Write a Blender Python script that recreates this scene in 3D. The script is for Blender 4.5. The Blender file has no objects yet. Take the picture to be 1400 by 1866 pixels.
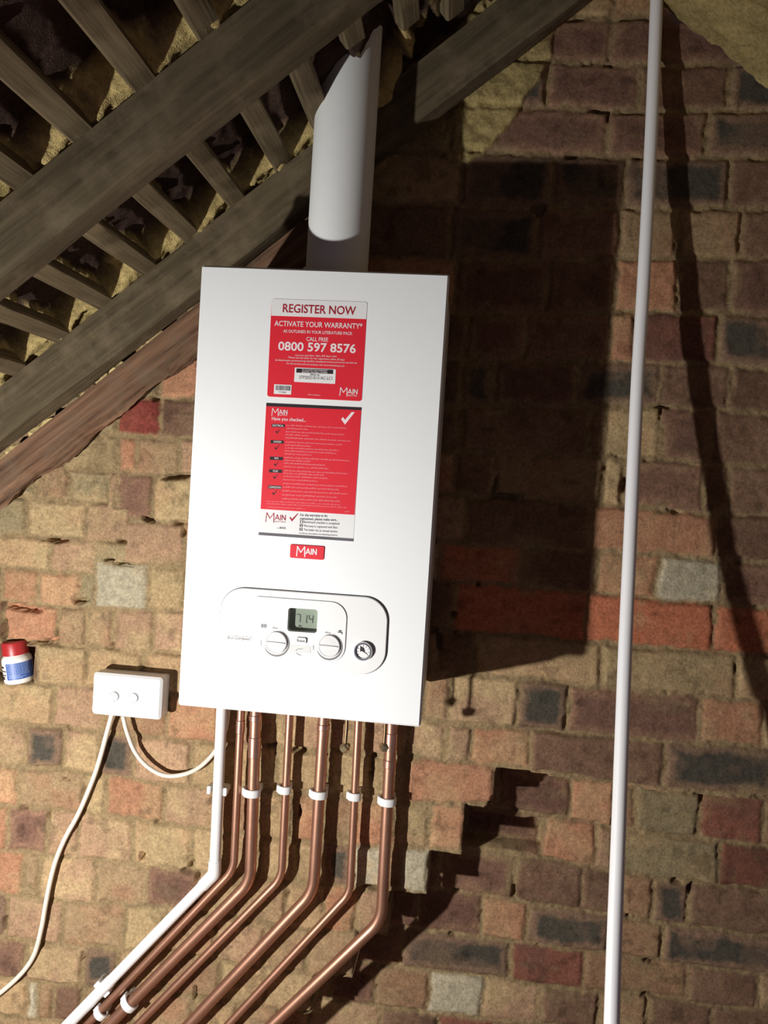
import bpy, bmesh, math, random
import numpy as np
from mathutils import Vector, Matrix

random.seed(7)
RNG = np.random.RandomState(11)
C = bpy.context.scene.collection
SC = bpy.context.scene

# ------------------------------------------------------------------ camera
CAM = Vector((0.4319, -1.5173, 1.4729))
YAW, PITCH, ROLL = 0.0969, -0.034, -0.0619
FPX, W, H = 1456.0, 1400, 1866
ROT = Matrix.Rotation(YAW, 3, 'Z') @ Matrix.Rotation(PITCH, 3, 'X') @ Matrix.Rotation(ROLL, 3, 'Y')
cam_data = bpy.data.cameras.new('camera')
cam = bpy.data.objects.new('camera', cam_data); C.objects.link(cam)
cam_data.sensor_fit = 'VERTICAL'
cam_data.sensor_height = 36.0
cam_data.lens = FPX * 36.0 / H
cam_data.clip_start = 0.02
cam.matrix_world = Matrix.Translation(CAM) @ (ROT @ Matrix.Rotation(math.pi / 2, 3, 'X')).to_4x4()
SC.camera = cam

# ------------------------------------------------------------------ light, world, exposure
LAMP = Vector((-0.5675, -1.2027, 0.85))
ld = bpy.data.lights.new('work_lamp', 'SPOT')
ld.energy = 113.0
ld.color = (1.0, 0.99, 0.965)
ld.shadow_soft_size = 0.022
ld.spot_size = math.radians(160); ld.spot_blend = 1.0
lo = bpy.data.objects.new('work_lamp', ld); lo.location = LAMP; C.objects.link(lo)
lo.rotation_euler = (Vector((0.1, -0.1, 0.80)) - LAMP).to_track_quat('-Z', 'Y').to_euler()

world = bpy.data.worlds.new('dark_loft'); SC.world = world
world.use_nodes = True
bgn = world.node_tree.nodes['Background']
bgn.inputs[0].default_value = (0.76, 0.62, 0.92, 1)
bgn.inputs[1].default_value = 0.15
SC.view_settings.view_transform = 'Standard'
SC.view_settings.look = 'None'
SC.view_settings.exposure = 0.0
SC.view_settings.gamma = 1.0
SC.view_settings.use_curve_mapping = False

# ------------------------------------------------------------------ helpers
def at(px, py, Y):
    """point of the plane y = Y that stands at this place of the photograph"""
    d = ROT @ Vector(((px - W / 2) / FPX, 1.0, (H / 2 - py) / FPX))
    return CAM + d * ((Y - CAM.y) / d.y)

def lin(c):
    c = c / 255.0
    return c / 12.92 if c <= 0.04045 else ((c + 0.055) / 1.055) ** 2.4

def rgb(r, g, b):
    return (lin(r), lin(g), lin(b), 1.0)

def nset(n, **kw):
    for k, v in kw.items():
        n.inputs[k].default_value = v

def mat_plain(name, col, rough=0.5, metal=0.0, vary=0.06, scale=40.0, bump=0.0, bscale=300.0, spec=0.5, coat=0.0):
    m = bpy.data.materials.new(name); m.use_nodes = True
    nt = m.node_tree; b = nt.nodes['Principled BSDF']
    tc = nt.nodes.new('ShaderNodeTexCoord')
    nz = nt.nodes.new('ShaderNodeTexNoise'); nset(nz, Scale=scale, Detail=4.0)
    nt.links.new(tc.outputs['Object'], nz.inputs['Vector'])
    mx = nt.nodes.new('ShaderNodeMix'); mx.data_type = 'RGBA'
    mx.inputs[6].default_value = tuple(c * (1 - vary) for c in col[:3]) + (1,)
    mx.inputs[7].default_value = tuple(min(1, c * (1 + vary)) for c in col[:3]) + (1,)
    nt.links.new(nz.outputs['Fac'], mx.inputs[0])
    nt.links.new(mx.outputs[2], b.inputs['Base Color'])
    nset(b, Roughness=rough, Metallic=metal)
    b.inputs['Specular IOR Level'].default_value = spec
    b.inputs['Coat Weight'].default_value = coat
    if bump:
        n2 = nt.nodes.new('ShaderNodeTexNoise'); nset(n2, Scale=bscale, Detail=3.0)
        nt.links.new(tc.outputs['Object'], n2.inputs['Vector'])
        bp = nt.nodes.new('ShaderNodeBump'); nset(bp, Strength=bump, Distance=0.002)
        nt.links.new(n2.outputs['Fac'], bp.inputs['Height'])
        nt.links.new(bp.outputs['Normal'], b.inputs['Normal'])
    return m

def mat_attr(name, attr, s1=180.0, s2=900.0, v1=0.35, bump=0.6, dist=0.003, rough=0.95, spec=0.15):
    """rough mineral surface: own colour from a mesh attribute, broken up by procedural grain"""
    m = bpy.data.materials.new(name); m.use_nodes = True
    nt = m.node_tree; b = nt.nodes['Principled BSDF']
    at_ = nt.nodes.new('ShaderNodeAttribute'); at_.attribute_name = attr
    tc = nt.nodes.new('ShaderNodeTexCoord')
    n1 = nt.nodes.new('ShaderNodeTexNoise'); nset(n1, Scale=s1, Detail=6.0, Roughness=0.65)
    n2 = nt.nodes.new('ShaderNodeTexNoise'); nset(n2, Scale=s2, Detail=3.0)
    vo = nt.nodes.new('ShaderNodeTexVoronoi'); nset(vo, Scale=s1 * 0.9)
    for n in (n1, n2, vo):
        nt.links.new(tc.outputs['Object'], n.inputs['Vector'])
    mr = nt.nodes.new('ShaderNodeMapRange'); nset(mr, **{'From Min': 0.3, 'From Max': 0.7, 'To Min': 1 - v1, 'To Max': 1 + v1})
    nt.links.new(n1.outputs['Fac'], mr.inputs['Value'])
    pit = nt.nodes.new('ShaderNodeMapRange'); nset(pit, **{'From Min': 0.08, 'From Max': 0.22, 'To Min': 0.62, 'To Max': 1.0})
    nt.links.new(vo.outputs['Distance'], pit.inputs['Value'])
    mu = nt.nodes.new('ShaderNodeMath'); mu.operation = 'MULTIPLY'
    nt.links.new(mr.outputs[0], mu.inputs[0]); nt.links.new(pit.outputs[0], mu.inputs[1])
    vm = nt.nodes.new('ShaderNodeVectorMath'); vm.operation = 'SCALE'
    nt.links.new(at_.outputs['Color'], vm.inputs[0]); nt.links.new(mu.outputs[0], vm.inputs['Scale'])
    nt.links.new(vm.outputs[0], b.inputs['Base Color'])
    ad = nt.nodes.new('ShaderNodeMath'); ad.operation = 'ADD'
    nt.links.new(n1.outputs['Fac'], ad.inputs[0]); nt.links.new(n2.outputs['Fac'], ad.inputs[1])
    bp = nt.nodes.new('ShaderNodeBump'); nset(bp, Strength=bump, Distance=dist)
    nt.links.new(ad.outputs[0], bp.inputs['Height']); nt.links.new(bp.outputs['Normal'], b.inputs['Normal'])
    nset(b, Roughness=rough); b.inputs['Specular IOR Level'].default_value = spec
    return m

def mat_wood(name, dark, light, axis, scale=1.0, rough=0.9, bump=0.5, pale=None):
    """old sawn timber, grain running along `axis` (a direction)"""
    m = bpy.data.materials.new(name); m.use_nodes = True
    nt = m.node_tree; b = nt.nodes['Principled BSDF']
    tc = nt.nodes.new('ShaderNodeTexCoord')
    rot = Vector((1, 0, 0)).rotation_difference(Vector(axis)).inverted().to_euler()
    mp = nt.nodes.new('ShaderNodeMapping'); mp.inputs['Rotation'].default_value = rot
    nt.links.new(tc.outputs['Object'], mp.inputs['Vector'])
    mp2 = nt.nodes.new('ShaderNodeMapping'); mp2.inputs['Scale'].default_value = (6 * scale, 110 * scale, 110 * scale)
    nt.links.new(mp.outputs[0], mp2.inputs['Vector'])
    g = nt.nodes.new('ShaderNodeTexNoise'); nset(g, Scale=1.0, Detail=5.0, Roughness=0.6)
    nt.links.new(mp2.outputs[0], g.inputs['Vector'])
    p = nt.nodes.new('ShaderNodeTexNoise'); nset(p, Scale=16.0, Detail=5.0, Roughness=0.65)
    nt.links.new(tc.outputs['Object'], p.inputs['Vector'])
    cr = nt.nodes.new('ShaderNodeValToRGB')
    cr.color_ramp.elements[0].position = 0.3; cr.color_ramp.elements[0].color = dark
    cr.color_ramp.elements[1].position = 0.7; cr.color_ramp.elements[1].color = light
    nt.links.new(g.outputs['Fac'], cr.inputs['Fac'])
    mx = nt.nodes.new('ShaderNodeMix'); mx.data_type = 'RGBA'
    pr = nt.nodes.new('ShaderNodeMapRange'); nset(pr, **{'From Min': 0.48, 'From Max': 0.72, 'To Min': 0.0, 'To Max': 0.65})
    nt.links.new(p.outputs['Fac'], pr.inputs['Value']); nt.links.new(pr.outputs[0], mx.inputs[0])
    nt.links.new(cr.outputs[0], mx.inputs[6])
    mx.inputs[7].default_value = pale or light
    nt.links.new(mx.outputs[2], b.inputs['Base Color'])
    bp = nt.nodes.new('ShaderNodeBump'); nset(bp, Strength=bump, Distance=0.003)
    nt.links.new(g.outputs['Fac'], bp.inputs['Height']); nt.links.new(bp.outputs['Normal'], b.inputs['Normal'])
    nset(b, Roughness=rough); b.inputs['Specular IOR Level'].default_value = 0.15
    return m

ORIGIN = {}   # world origin of each parent object

def tag(o, label=None, cat=None, group=None, kind=None):
    if label: o['label'] = label
    if cat: o['category'] = cat
    if group: o['group'] = group
    if kind: o['kind'] = kind
    return o

def empty(name, loc, label, cat, group=None):
    o = bpy.data.objects.new(name, None); C.objects.link(o)
    o.location = loc; o.empty_display_size = 0.02
    ORIGIN[o.name] = Vector(loc)
    return tag(o, label, cat, group)

def link_mesh(name, me, mat, parent=None, label=None, smooth=True, origin=None):
    """link a mesh that was built in world coordinates as one object"""
    if parent is not None:
        org = ORIGIN[parent.name]
    elif origin is not None:
        org = Vector(origin)
    else:
        co = np.empty(len(me.vertices) * 3); me.vertices.foreach_get('co', co); co = co.reshape(-1, 3)
        lo_, hi_ = co.min(0), co.max(0)
        org = Vector(((lo_[0] + hi_[0]) / 2, (lo_[1] + hi_[1]) / 2, lo_[2]))
    me.transform(Matrix.Translation(-org))
    if smooth:
        me.polygons.foreach_set('use_smooth', [True] * len(me.polygons))
        me.set_sharp_from_angle(angle=math.radians(35))
    me.materials.clear(); me.materials.append(mat)
    o = bpy.data.objects.new(name, me); C.objects.link(o)
    if parent is None:
        o.location = org
    else:
        o.parent = parent
    ORIGIN[o.name] = org
    if label: o['label'] = label
    return o

def obj(name, bm, mat, parent=None, label=None, smooth=True, origin=None):
    bmesh.ops.recalc_face_normals(bm, faces=bm.faces[:])
    me = bpy.data.meshes.new(name); bm.to_mesh(me); bm.free()
    return link_mesh(name, me, mat, parent, label, smooth, origin)

def add_box(bm, lo_, hi_, bevel=0.0, seg=2):
    n0 = len(bm.verts)
    r = bmesh.ops.create_cube(bm, size=1.0)
    vs = r['verts']
    for v in vs:
        v.co = Vector([lo_[i] + (v.co[i] + 0.5) * (hi_[i] - lo_[i]) for i in range(3)])
    if bevel:
        es = list({e for v in vs for e in v.link_edges})
        bmesh.ops.bevel(bm, geom=es, offset=bevel, segments=seg, profile=0.5, affect='EDGES')

def fillet(pts, r, n=8):
    """polyline with its corners rounded to radius r"""
    pts = [Vector(p) for p in pts]; out = [pts[0]]
    for i in range(1, len(pts) - 1):
        a, b, c = pts[i - 1], pts[i], pts[i + 1]
        u = (a - b).normalized(); v = (c - b).normalized()
        ang = u.angle(v)
        rr = r[i - 1] if isinstance(r, (list, tuple)) else r
        t = min(rr / math.tan(ang / 2), (a - b).length * 0.49, (c - b).length * 0.49)
        rr = t * math.tan(ang / 2)
        cen = b + (u + v).normalized() * (rr / math.sin(ang / 2))
        p0, p1 = b + u * t, b + v * t
        e0, e1 = p0 - cen, p1 - cen
        tot = e0.angle(e1); ax = e0.cross(e1).normalized()
        for k in range(n + 1):
            out.append(cen + Matrix.Rotation(tot * k / n, 3, ax) @ e0)
    out.append(pts[-1])
    return out

def spline(pts, n=10):
    """Catmull-Rom through the points"""
    p = [Vector(q) for q in pts]; p = [p[0] * 2 - p[1]] + p + [p[-1] * 2 - p[-2]]
    out = []
    for i in range(1, len(p) - 2):
        for k in range(n):
            t = k / n
            out.append(0.5 * ((2 * p[i]) + (-p[i - 1] + p[i + 1]) * t + (2 * p[i - 1] - 5 * p[i] + 4 * p[i + 1] - p[i + 2]) * t * t
                              + (-p[i - 1] + 3 * p[i] - 3 * p[i + 1] + p[i + 2]) * t ** 3))
    out.append(p[-2])
    return out

def add_tube(bm, path, r, seg=20, cap=True):
    """tube along a path; r is one radius or one per point"""
    path = [Vector(q) for q in path]
    n = len(path); rings = []
    t0 = (path[1] - path[0]).normalized()
    ref = Vector((0, 1, 0)) if abs(t0.y) < 0.8 else Vector((1, 0, 0))
    nrm = (ref - t0 * ref.dot(t0)).normalized()
    for i in range(n):
        t = (path[min(i + 1, n - 1)] - path[max(i - 1, 0)]).normalized()
        nrm = (nrm - t * nrm.dot(t)).normalized()
        bn = t.cross(nrm)
        ri = r[i] if isinstance(r, (list, tuple)) else r
        rings.append([bm.verts.new(path[i] + (nrm * math.cos(a) + bn * math.sin(a)) * ri)
                      for a in [2 * math.pi * k / seg for k in range(seg)]])
    for i in range(n - 1):
        for k in range(seg):
            bm.faces.new((rings[i][k], rings[i][(k + 1) % seg], rings[i + 1][(k + 1) % seg], rings[i + 1][k]))
    if cap:
        bm.faces.new(rings[0][::-1]); bm.faces.new(rings[-1])

def add_lathe(bm, prof, mtx=None, seg=32):
    """profile of (radius, height) turned about the local z axis"""
    mtx = mtx or Matrix.Identity(4); rings = []
    for r, z in prof:
        if r < 1e-6:
            rings.append([bm.verts.new(mtx @ Vector((0, 0, z)))])
        else:
            rings.append([bm.verts.new(mtx @ Vector((r * math.cos(2 * math.pi * k / seg), r * math.sin(2 * math.pi * k / seg), z))) for k in range(seg)])
    for a, b in zip(rings, rings[1:]):
        for k in range(seg):
            q = [a[k % len(a)], a[(k + 1) % len(a)], b[(k + 1) % len(b)], b[k % len(b)]]
            u = []
            for v in q:
                if v not in u: u.append(v)
            if len(u) > 2: bm.faces.new(u)
    for ring, rev in ((rings[0], True), (rings[-1], False)):
        if len(ring) > 2: bm.faces.new(ring[::-1] if rev else ring)

def round_poly(pts, r, n=8):
    """2D polygon with rounded corners"""
    pts = [Vector((p[0], p[1])) for p in pts]; out = []; N = len(pts)
    for i in range(N):
        a, b, c = pts[i - 1], pts[i], pts[(i + 1) % N]
        rr = r[i] if isinstance(r, (list, tuple)) else r
        if rr <= 1e-6:
            out.append(b); continue
        u = (a - b).normalized(); v = (c - b).normalized(); ang = u.angle(v)
        t = min(rr / math.tan(ang / 2), (a - b).length * .499, (c - b).length * .499); rr = t * math.tan(ang / 2)
        cen = b + (u + v).normalized() * (rr / math.sin(ang / 2))
        e0 = b + u * t - cen; e1 = b + v * t - cen
        a0 = math.atan2(e0.y, e0.x); da = (math.atan2(e1.y, e1.x) - a0 + math.pi) % (2 * math.pi) - math.pi
        for k in range(n + 1):
            w = a0 + da * k / n
            out.append(cen + Vector((math.cos(w), math.sin(w))) * rr)
    return out

def add_plate(bm, poly, y_back, y_front, chamfer=0.0, holes=()):
    """flat plate facing -Y: polygon of (x, z) from y_back to y_front, soft front edge, optional holes"""
    def ring(pl, y): return [bm.verts.new((p[0], y, p[1])) for p in pl]
    def wall(a, b):
        for k in range(len(a)):
            bm.faces.new((a[k], a[(k + 1) % len(a)], b[(k + 1) % len(b)], b[k]))
    c = Vector((sum(p[0] for p in poly) / len(poly), sum(p[1] for p in poly) / len(poly)))
    back = ring(poly, y_back)
    if chamfer:
        mid = ring(poly, y_front + chamfer)
        N = len(poly); ins = []
        for k in range(N):
            a, b, d = Vector(poly[k - 1]), Vector(poly[k]), Vector(poly[(k + 1) % N])
            t = (d - a).normalized(); nn = Vector((-t.y, t.x))
            if nn.dot(c - b) < 0: nn = -nn
            ins.append(b + nn * chamfer)
        front = ring(ins, y_front)
        wall(back, mid); wall(mid, front)
    else:
        front = ring(poly, y_front); wall(back, front)
    if not holes:
        bm.faces.new(back)
        bm.faces.new(front)
    else:
        es = []
        for k in range(len(front)):
            es.append(bm.edges.get((front[k], front[(k + 1) % len(front)])))
        for h in holes:
            hf = ring(h, y_front); hb = ring(h, y_back - 0.0001); wall(hf, hb)
            for k in range(len(hf)):
                es.append(bm.edges.get((hf[k], hf[(k + 1) % len(hf)])))
        bmesh.ops.triangle_fill(bm, edges=es, use_beauty=True)

def add_flat(bm, pts, y):
    bm.faces.new([bm.verts.new((p[0], y, p[1])) for p in pts])

# --- lettering laid on a plane that faces the camera side (x right, z up)
_H = None
def text_mesh(s, bold=0.0, shear=0.0, spacing=1.0):
    cu = bpy.data.curves.new('t', 'FONT'); cu.body = s; cu.size = 1.0; cu.resolution_u = 3
    cu.offset = bold; cu.shear = shear; cu.space_character = spacing
    ob = bpy.data.objects.new('t', cu); C.objects.link(ob)
    dg = bpy.context.evaluated_depsgraph_get()
    me = bpy.data.meshes.new_from_object(ob.evaluated_get(dg))
    bpy.data.objects.remove(ob); bpy.data.curves.remove(cu)
    return me

def add_text(bm, s, pl, pr, cap, y, bold=0.0, shear=0.0, spacing=1.0):
    """text with its baseline from pl to pr (x, z) and capitals `cap` high, at depth y"""
    global _H
    if _H is None:
        h = text_mesh('H'); _H = max(v.co.y for v in h.vertices); bpy.data.meshes.remove(h)
    me = text_mesh(s, bold, shear, spacing)
    xs = [v.co.x for v in me.vertices]; x0, x1 = min(xs), max(xs)
    pl, pr = Vector(pl), Vector(pr); d = pr - pl; sx = d.length / (x1 - x0); d.normalize(); up = Vector((-d.y, d.x))
    sy = cap / _H
    vs = []
    for v in me.vertices:
        q = pl + d * ((v.co.x - x0) * sx) + up * (v.co.y * sy)
        vs.append(bm.verts.new((q.x, y, q.y)))
    for p in me.polygons:
        try: bm.faces.new([vs[i] for i in p.vertices])
        except ValueError: pass
    bpy.data.meshes.remove(me)

def add_strokes(bm, strokes, wd, y):
    """flat pen strokes: each stroke is a list of (x, z) points"""
    for st in strokes:
        for a, b in zip(st, st[1:]):
            y -= 0.00002
            a, b = Vector(a), Vector(b); d = (b - a).normalized(); n = Vector((-d.y, d.x)) * wd / 2; e = d * wd * 0.25
            add_flat(bm, [a - n - e, b - n + e, b + n + e, a + n - e], y)

# ------------------------------------------------------------------ numeric noise for the mineral surfaces
def vnoise(x, y, scale, seed):
    r = np.random.RandomState(seed); L = r.rand(256, 256)
    X = x * scale + 1000; Y = y * scale + 1000
    xi = np.floor(X).astype(int); yi = np.floor(Y).astype(int); fx = X - xi; fy = Y - yi
    fx = fx * fx * (3 - 2 * fx); fy = fy * fy * (3 - 2 * fy)
    g = lambda a, b: L[a % 256, b % 256]
    return (g(xi, yi) * (1 - fx) + g(xi + 1, yi) * fx) * (1 - fy) + (g(xi, yi + 1) * (1 - fx) + g(xi + 1, yi + 1) * fx) * fy

def fbm(x, y, scale, seed, octv=4):
    s = np.zeros_like(x); a = 0.5; t = 0
    for k in range(octv):
        s += a * vnoise(x, y, scale * 2 ** k, seed + k); t += a; a *= 0.5
    return s / t * 2 - 1

def sstep(a, b, x):
    t = np.clip((x - a) / (b - a), 0, 1); return t * t * (3 - 2 * t)

def grid_mesh(name, X, Y, Z, col, attr, keep=None):
    ny, nx = X.shape
    co = np.stack([X, Y, Z], -1).reshape(-1, 3)
    idx = np.arange(nx * ny).reshape(ny, nx)
    q = np.stack([idx[:-1, :-1], idx[:-1, 1:], idx[1:, 1:], idx[1:, :-1]], -1).reshape(-1, 4)
    if keep is not None:
        k = keep.reshape(-1); q = q[k[q].all(1)]
        used = np.zeros(nx * ny, bool); used[q.reshape(-1)] = True
        mp = np.cumsum(used) - 1; q = mp[q]; co = co[used]; col = col.reshape(-1, 3)[used]
    me = bpy.data.meshes.new(name)
    me.vertices.add(len(co)); me.vertices.foreach_set('co', co.astype(np.float32).ravel())
    me.loops.add(q.size); me.loops.foreach_set('vertex_index', q.astype(np.int32).ravel())
    me.polygons.add(len(q)); me.polygons.foreach_set('loop_start', np.arange(0, q.size, 4, dtype=np.int32))
    me.update(calc_edges=True)
    a = me.attributes.new(attr, 'FLOAT_COLOR', 'POINT')
    c4 = np.ones((len(co), 4), np.float32); c4[:, :3] = col.reshape(-1, 3)
    a.data.foreach_set('color', c4.ravel())
    me.polygons.foreach_set('use_smooth', [True] * len(me.polygons))
    return me

# ------------------------------------------------------------------ roof planes
M = 0.81                      # slope of the left roof, rising to the right
HY = math.hypot(1, M)
C_RAFT = 1.96                 # top of the rafters: z = M x + C_RAFT
C_TILE = 2.026                # underside of the tiles
SR = 0.707                    # slope of the right roof, falling to the right
C_RIGHT = 2.887              # z = C_RIGHT - SR x
X_RIDGE = (C_RIGHT - C_TILE) / (M + SR)
NRM = Vector((-M, 0, 1)) / HY
ALONG = Vector((1, 0, M)) / HY

# ------------------------------------------------------------------ the brick gable wall
REC = 0.130                   # how far the wall under the corbelled courses stands back
PAL = {k: np.array(rgb(*v)[:3]) for k, v in dict(
    y=(168, 144, 106), t=(154, 128, 96), p=(166, 133, 104), o=(172, 124, 94), r=(182, 110, 80), g=(146, 130, 98),
    d=(78, 72, 62), b=(116, 88, 70), w=(176, 164, 138), m=(114, 84, 70), n=(112, 86, 70), x=(130, 62, 54), q=(128, 82, 66)).items()}
PAL2 = {k: np.array(rgb(*v)[:3]) for k, v in dict(
    y=(172, 140, 104), t=(152, 116, 88), p=(178, 152, 112), o=(176, 140, 104), r=(176, 118, 88), g=(160, 136, 100),
    d=(128, 102, 82), b=(132, 104, 82), w=(184, 172, 146), m=(132, 100, 80), n=(128, 100, 82), x=(136, 74, 60), q=(108, 76, 64)).items()}
MORTAR = np.array(rgb(148, 126, 92)[:3])
CREAM = np.array(rgb(204, 180, 120)[:3])

COLS = [128, 300, 580, 760, 900, 1207]
N_ = None
BEDS_F = [
    (N_, N_, N_, N_, N_, -60), (N_, N_, N_, N_, N_, 30), (N_, N_, N_, N_, N_, 115), (N_, N_, N_, N_, N_, 200),
    (N_, N_, N_, N_, N_, 285), (N_, N_, N_, N_, 377, 377), (N_, N_, N_, N_, 475, 469), (N_, N_, N_, N_, 570, 568),
    (N_, 650, N_, N_, 655, 660), (N_, 727, N_, N_, 740, 743), (N_, 798, N_, N_, 825, 837), (N_, 868, N_, N_, 905, 927),
    (N_, 951, N_, N_, 995, 1009), (N_, 1030, N_, N_, 1065, 1092), (1107, 1110, N_, N_, 1155, 1180), (1179, 1189, N_, N_, 1235, 1265),
    (1251, 1264, 1290, 1312, 1325, 1349), (1329, 1345, 1370, 1382, 1395, 1438), (1407, 1431, 1450, 1466, 1470, N_),
    (1482, 1503, 1538, 1546, N_, N_), (1563, 1584, 1614, 1630, N_, N_), (1645, 1653, 1702, 1705, N_, N_),
    (1726, 1735, 1782, 1785, N_, N_), (1797, 1810, 1855, 1858, N_, N_), (1868, 1882, 1930, 1932, N_, N_)]
ROWS_F = {
    2: [820, 'd', 1000, 'm', 1170, 'b', 1330, 'd', 1450],
    3: [820, 'm', 1110, 'm', 1290, 'd', 1450],
    4: [840, 'd', 1010, 'd', 1140, 'd', 1330, 'b', 1450],
    5: [820, 'd', 980, 'm', 1130, 't', 1236, 't', 1352, 'b', 1450],
    6: [830, 'm', 1000, 'm', 1125, 'o', 1236, 'b', 1335, 'm', 1450],
    7: [850, 'm', 960, 'm', 1112, 'o', 1160, 'q', 1310, 'd', 1420],
    8: [230, 'g', 290, 'o', 365, '?', 840, 'd', 905, 'm', 1050, 'd', 1207, 'b', 1330, 'b', 1450],
    9: [120, 'g', 213, 'x', 292, 'b', 362, '?', 843, 'b', 1073, 'b', 1102, 'y', 1206, 'm', 1300, 'b', 1450],
    10: [110, 'y', 183, 'g', 215, 'o', 248, 't', 327, 'p', 400, '?', 830, 'b', 900, 't', 1100, 'y', 1138, 'm', 1286, 'b', 1330, 'b', 1450],
    11: [215, 'm', 278, 'y', 350, '?', 848, 'b', 1078, 'o', 1308, 'b', 1450],
    12: [220, 'p', 335, '?', 800, 'r', 950, 'b', 1087, 'o', 1198, 'w', 1318, 'm', 1450],
    13: [172, 'w', 269, 'y', 338, '?', 830, 'r', 1070, 'r', 1302, 'r', 1450],
    14: [-60, 'm', 4, 'o', 104, 't', 158, 't', 207, 'p', 280, 'p', 340, '?', 800, 'b', 865, 'y', 1097, 'y', 1345, 'y', 1450],
    15: [-60, 'n', 66, 'y', 158, 'y', 258, 'y', 340, '?', 770, 't', 818, 'p', 945, 'd', 1037, 'm', 1278, 'o', 1395, 'p', 1500],
    16: [-60, 'y', 95, 'p', 190, 't', 303, 'o', 400, 'p', 505, 'p', 600, 'p', 676, 'p', 742, 'p', 812, 'p', 858, 'o', 970, 'b', 1212, 'd', 1420],
    17: [-60, 'p', 43, 'd', 113, 'p', 181, 'd', 242, 'p', 350, 'y', 430, 'y', 505, 'y', 600, 'y', 677, 'y', 740, 'o', 903],
    18: [-60, 'o', 30, 't', 153, 'y', 194, 'o', 298, 'p', 388, 't', 470, 'y', 535, 'o', 590, 't', 650, 'o', 720, 'y', 781, 'o', 847],
    19: [-60, 'o', 11, 'm', 84, 'p', 142, 'p', 240, 'y', 348, 'p', 402, 't', 470, 'y', 540, 'p', 590, 'd', 640, 'w', 700, 't', 728, 'w', 783],
    20: [-60, 'o', 40, 't', 71, 'p', 172, 't', 264, 'm', 356, 'y', 430, 't', 520, 'y', 590, 'o', 652, 'p', 712],
    21: [-60, 'd', 10, 'p', 114, 't', 225, 'y', 300, 't', 390, 'p', 480, 't', 560, 't', 648],
    22: [-60, 'm', 44, 'p', 150, 'd', 214, 't', 300, 't', 400, 'y', 480, 'p', 573],
    23: [-60, 'y', 47, 'w', 65, 't', 94, 'b', 147, 't', 240, 't', 350, 'y', 430, 't', 500]}
BEDS_L = [(y, N_, N_, N_, N_, N_) for y in (500, 572, 640, 707, 775, 840, 912, 981, 1043, 1107)]
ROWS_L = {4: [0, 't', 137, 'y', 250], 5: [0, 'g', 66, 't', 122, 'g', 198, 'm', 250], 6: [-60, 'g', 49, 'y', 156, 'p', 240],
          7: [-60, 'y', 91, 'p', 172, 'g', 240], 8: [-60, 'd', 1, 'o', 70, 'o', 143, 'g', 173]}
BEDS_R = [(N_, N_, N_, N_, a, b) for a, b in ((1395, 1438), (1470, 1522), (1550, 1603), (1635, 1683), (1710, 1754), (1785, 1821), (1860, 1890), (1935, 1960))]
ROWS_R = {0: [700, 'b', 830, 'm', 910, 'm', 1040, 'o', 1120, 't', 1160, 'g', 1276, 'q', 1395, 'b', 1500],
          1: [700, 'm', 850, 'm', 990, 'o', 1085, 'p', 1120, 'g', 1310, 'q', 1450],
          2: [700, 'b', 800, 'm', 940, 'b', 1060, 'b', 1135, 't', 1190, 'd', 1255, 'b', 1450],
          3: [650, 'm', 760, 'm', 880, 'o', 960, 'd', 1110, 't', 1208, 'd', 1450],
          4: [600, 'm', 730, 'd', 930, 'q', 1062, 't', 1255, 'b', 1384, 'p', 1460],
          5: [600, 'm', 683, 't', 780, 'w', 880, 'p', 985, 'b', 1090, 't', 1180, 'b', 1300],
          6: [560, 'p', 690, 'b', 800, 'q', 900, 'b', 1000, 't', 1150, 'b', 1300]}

def bed_lines(beds, Y):
    out = []
    for row in beds:
        pts = [at(cx, cy, Y) for cx, cy in zip(COLS, row) if cy is not None]
        out.append(([q.x for q in pts], [q.z for q in pts]))
    # further courses up and down, 80 mm apart
    for k in range(10): out.insert(0, (out[0][0], [z + 0.082 for z in out[0][1]]))
    while max(out[-1][1]) > -0.1: out.append((out[-1][0], [z - 0.08 for z in out[-1][1]]))
    return out, 10

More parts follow.
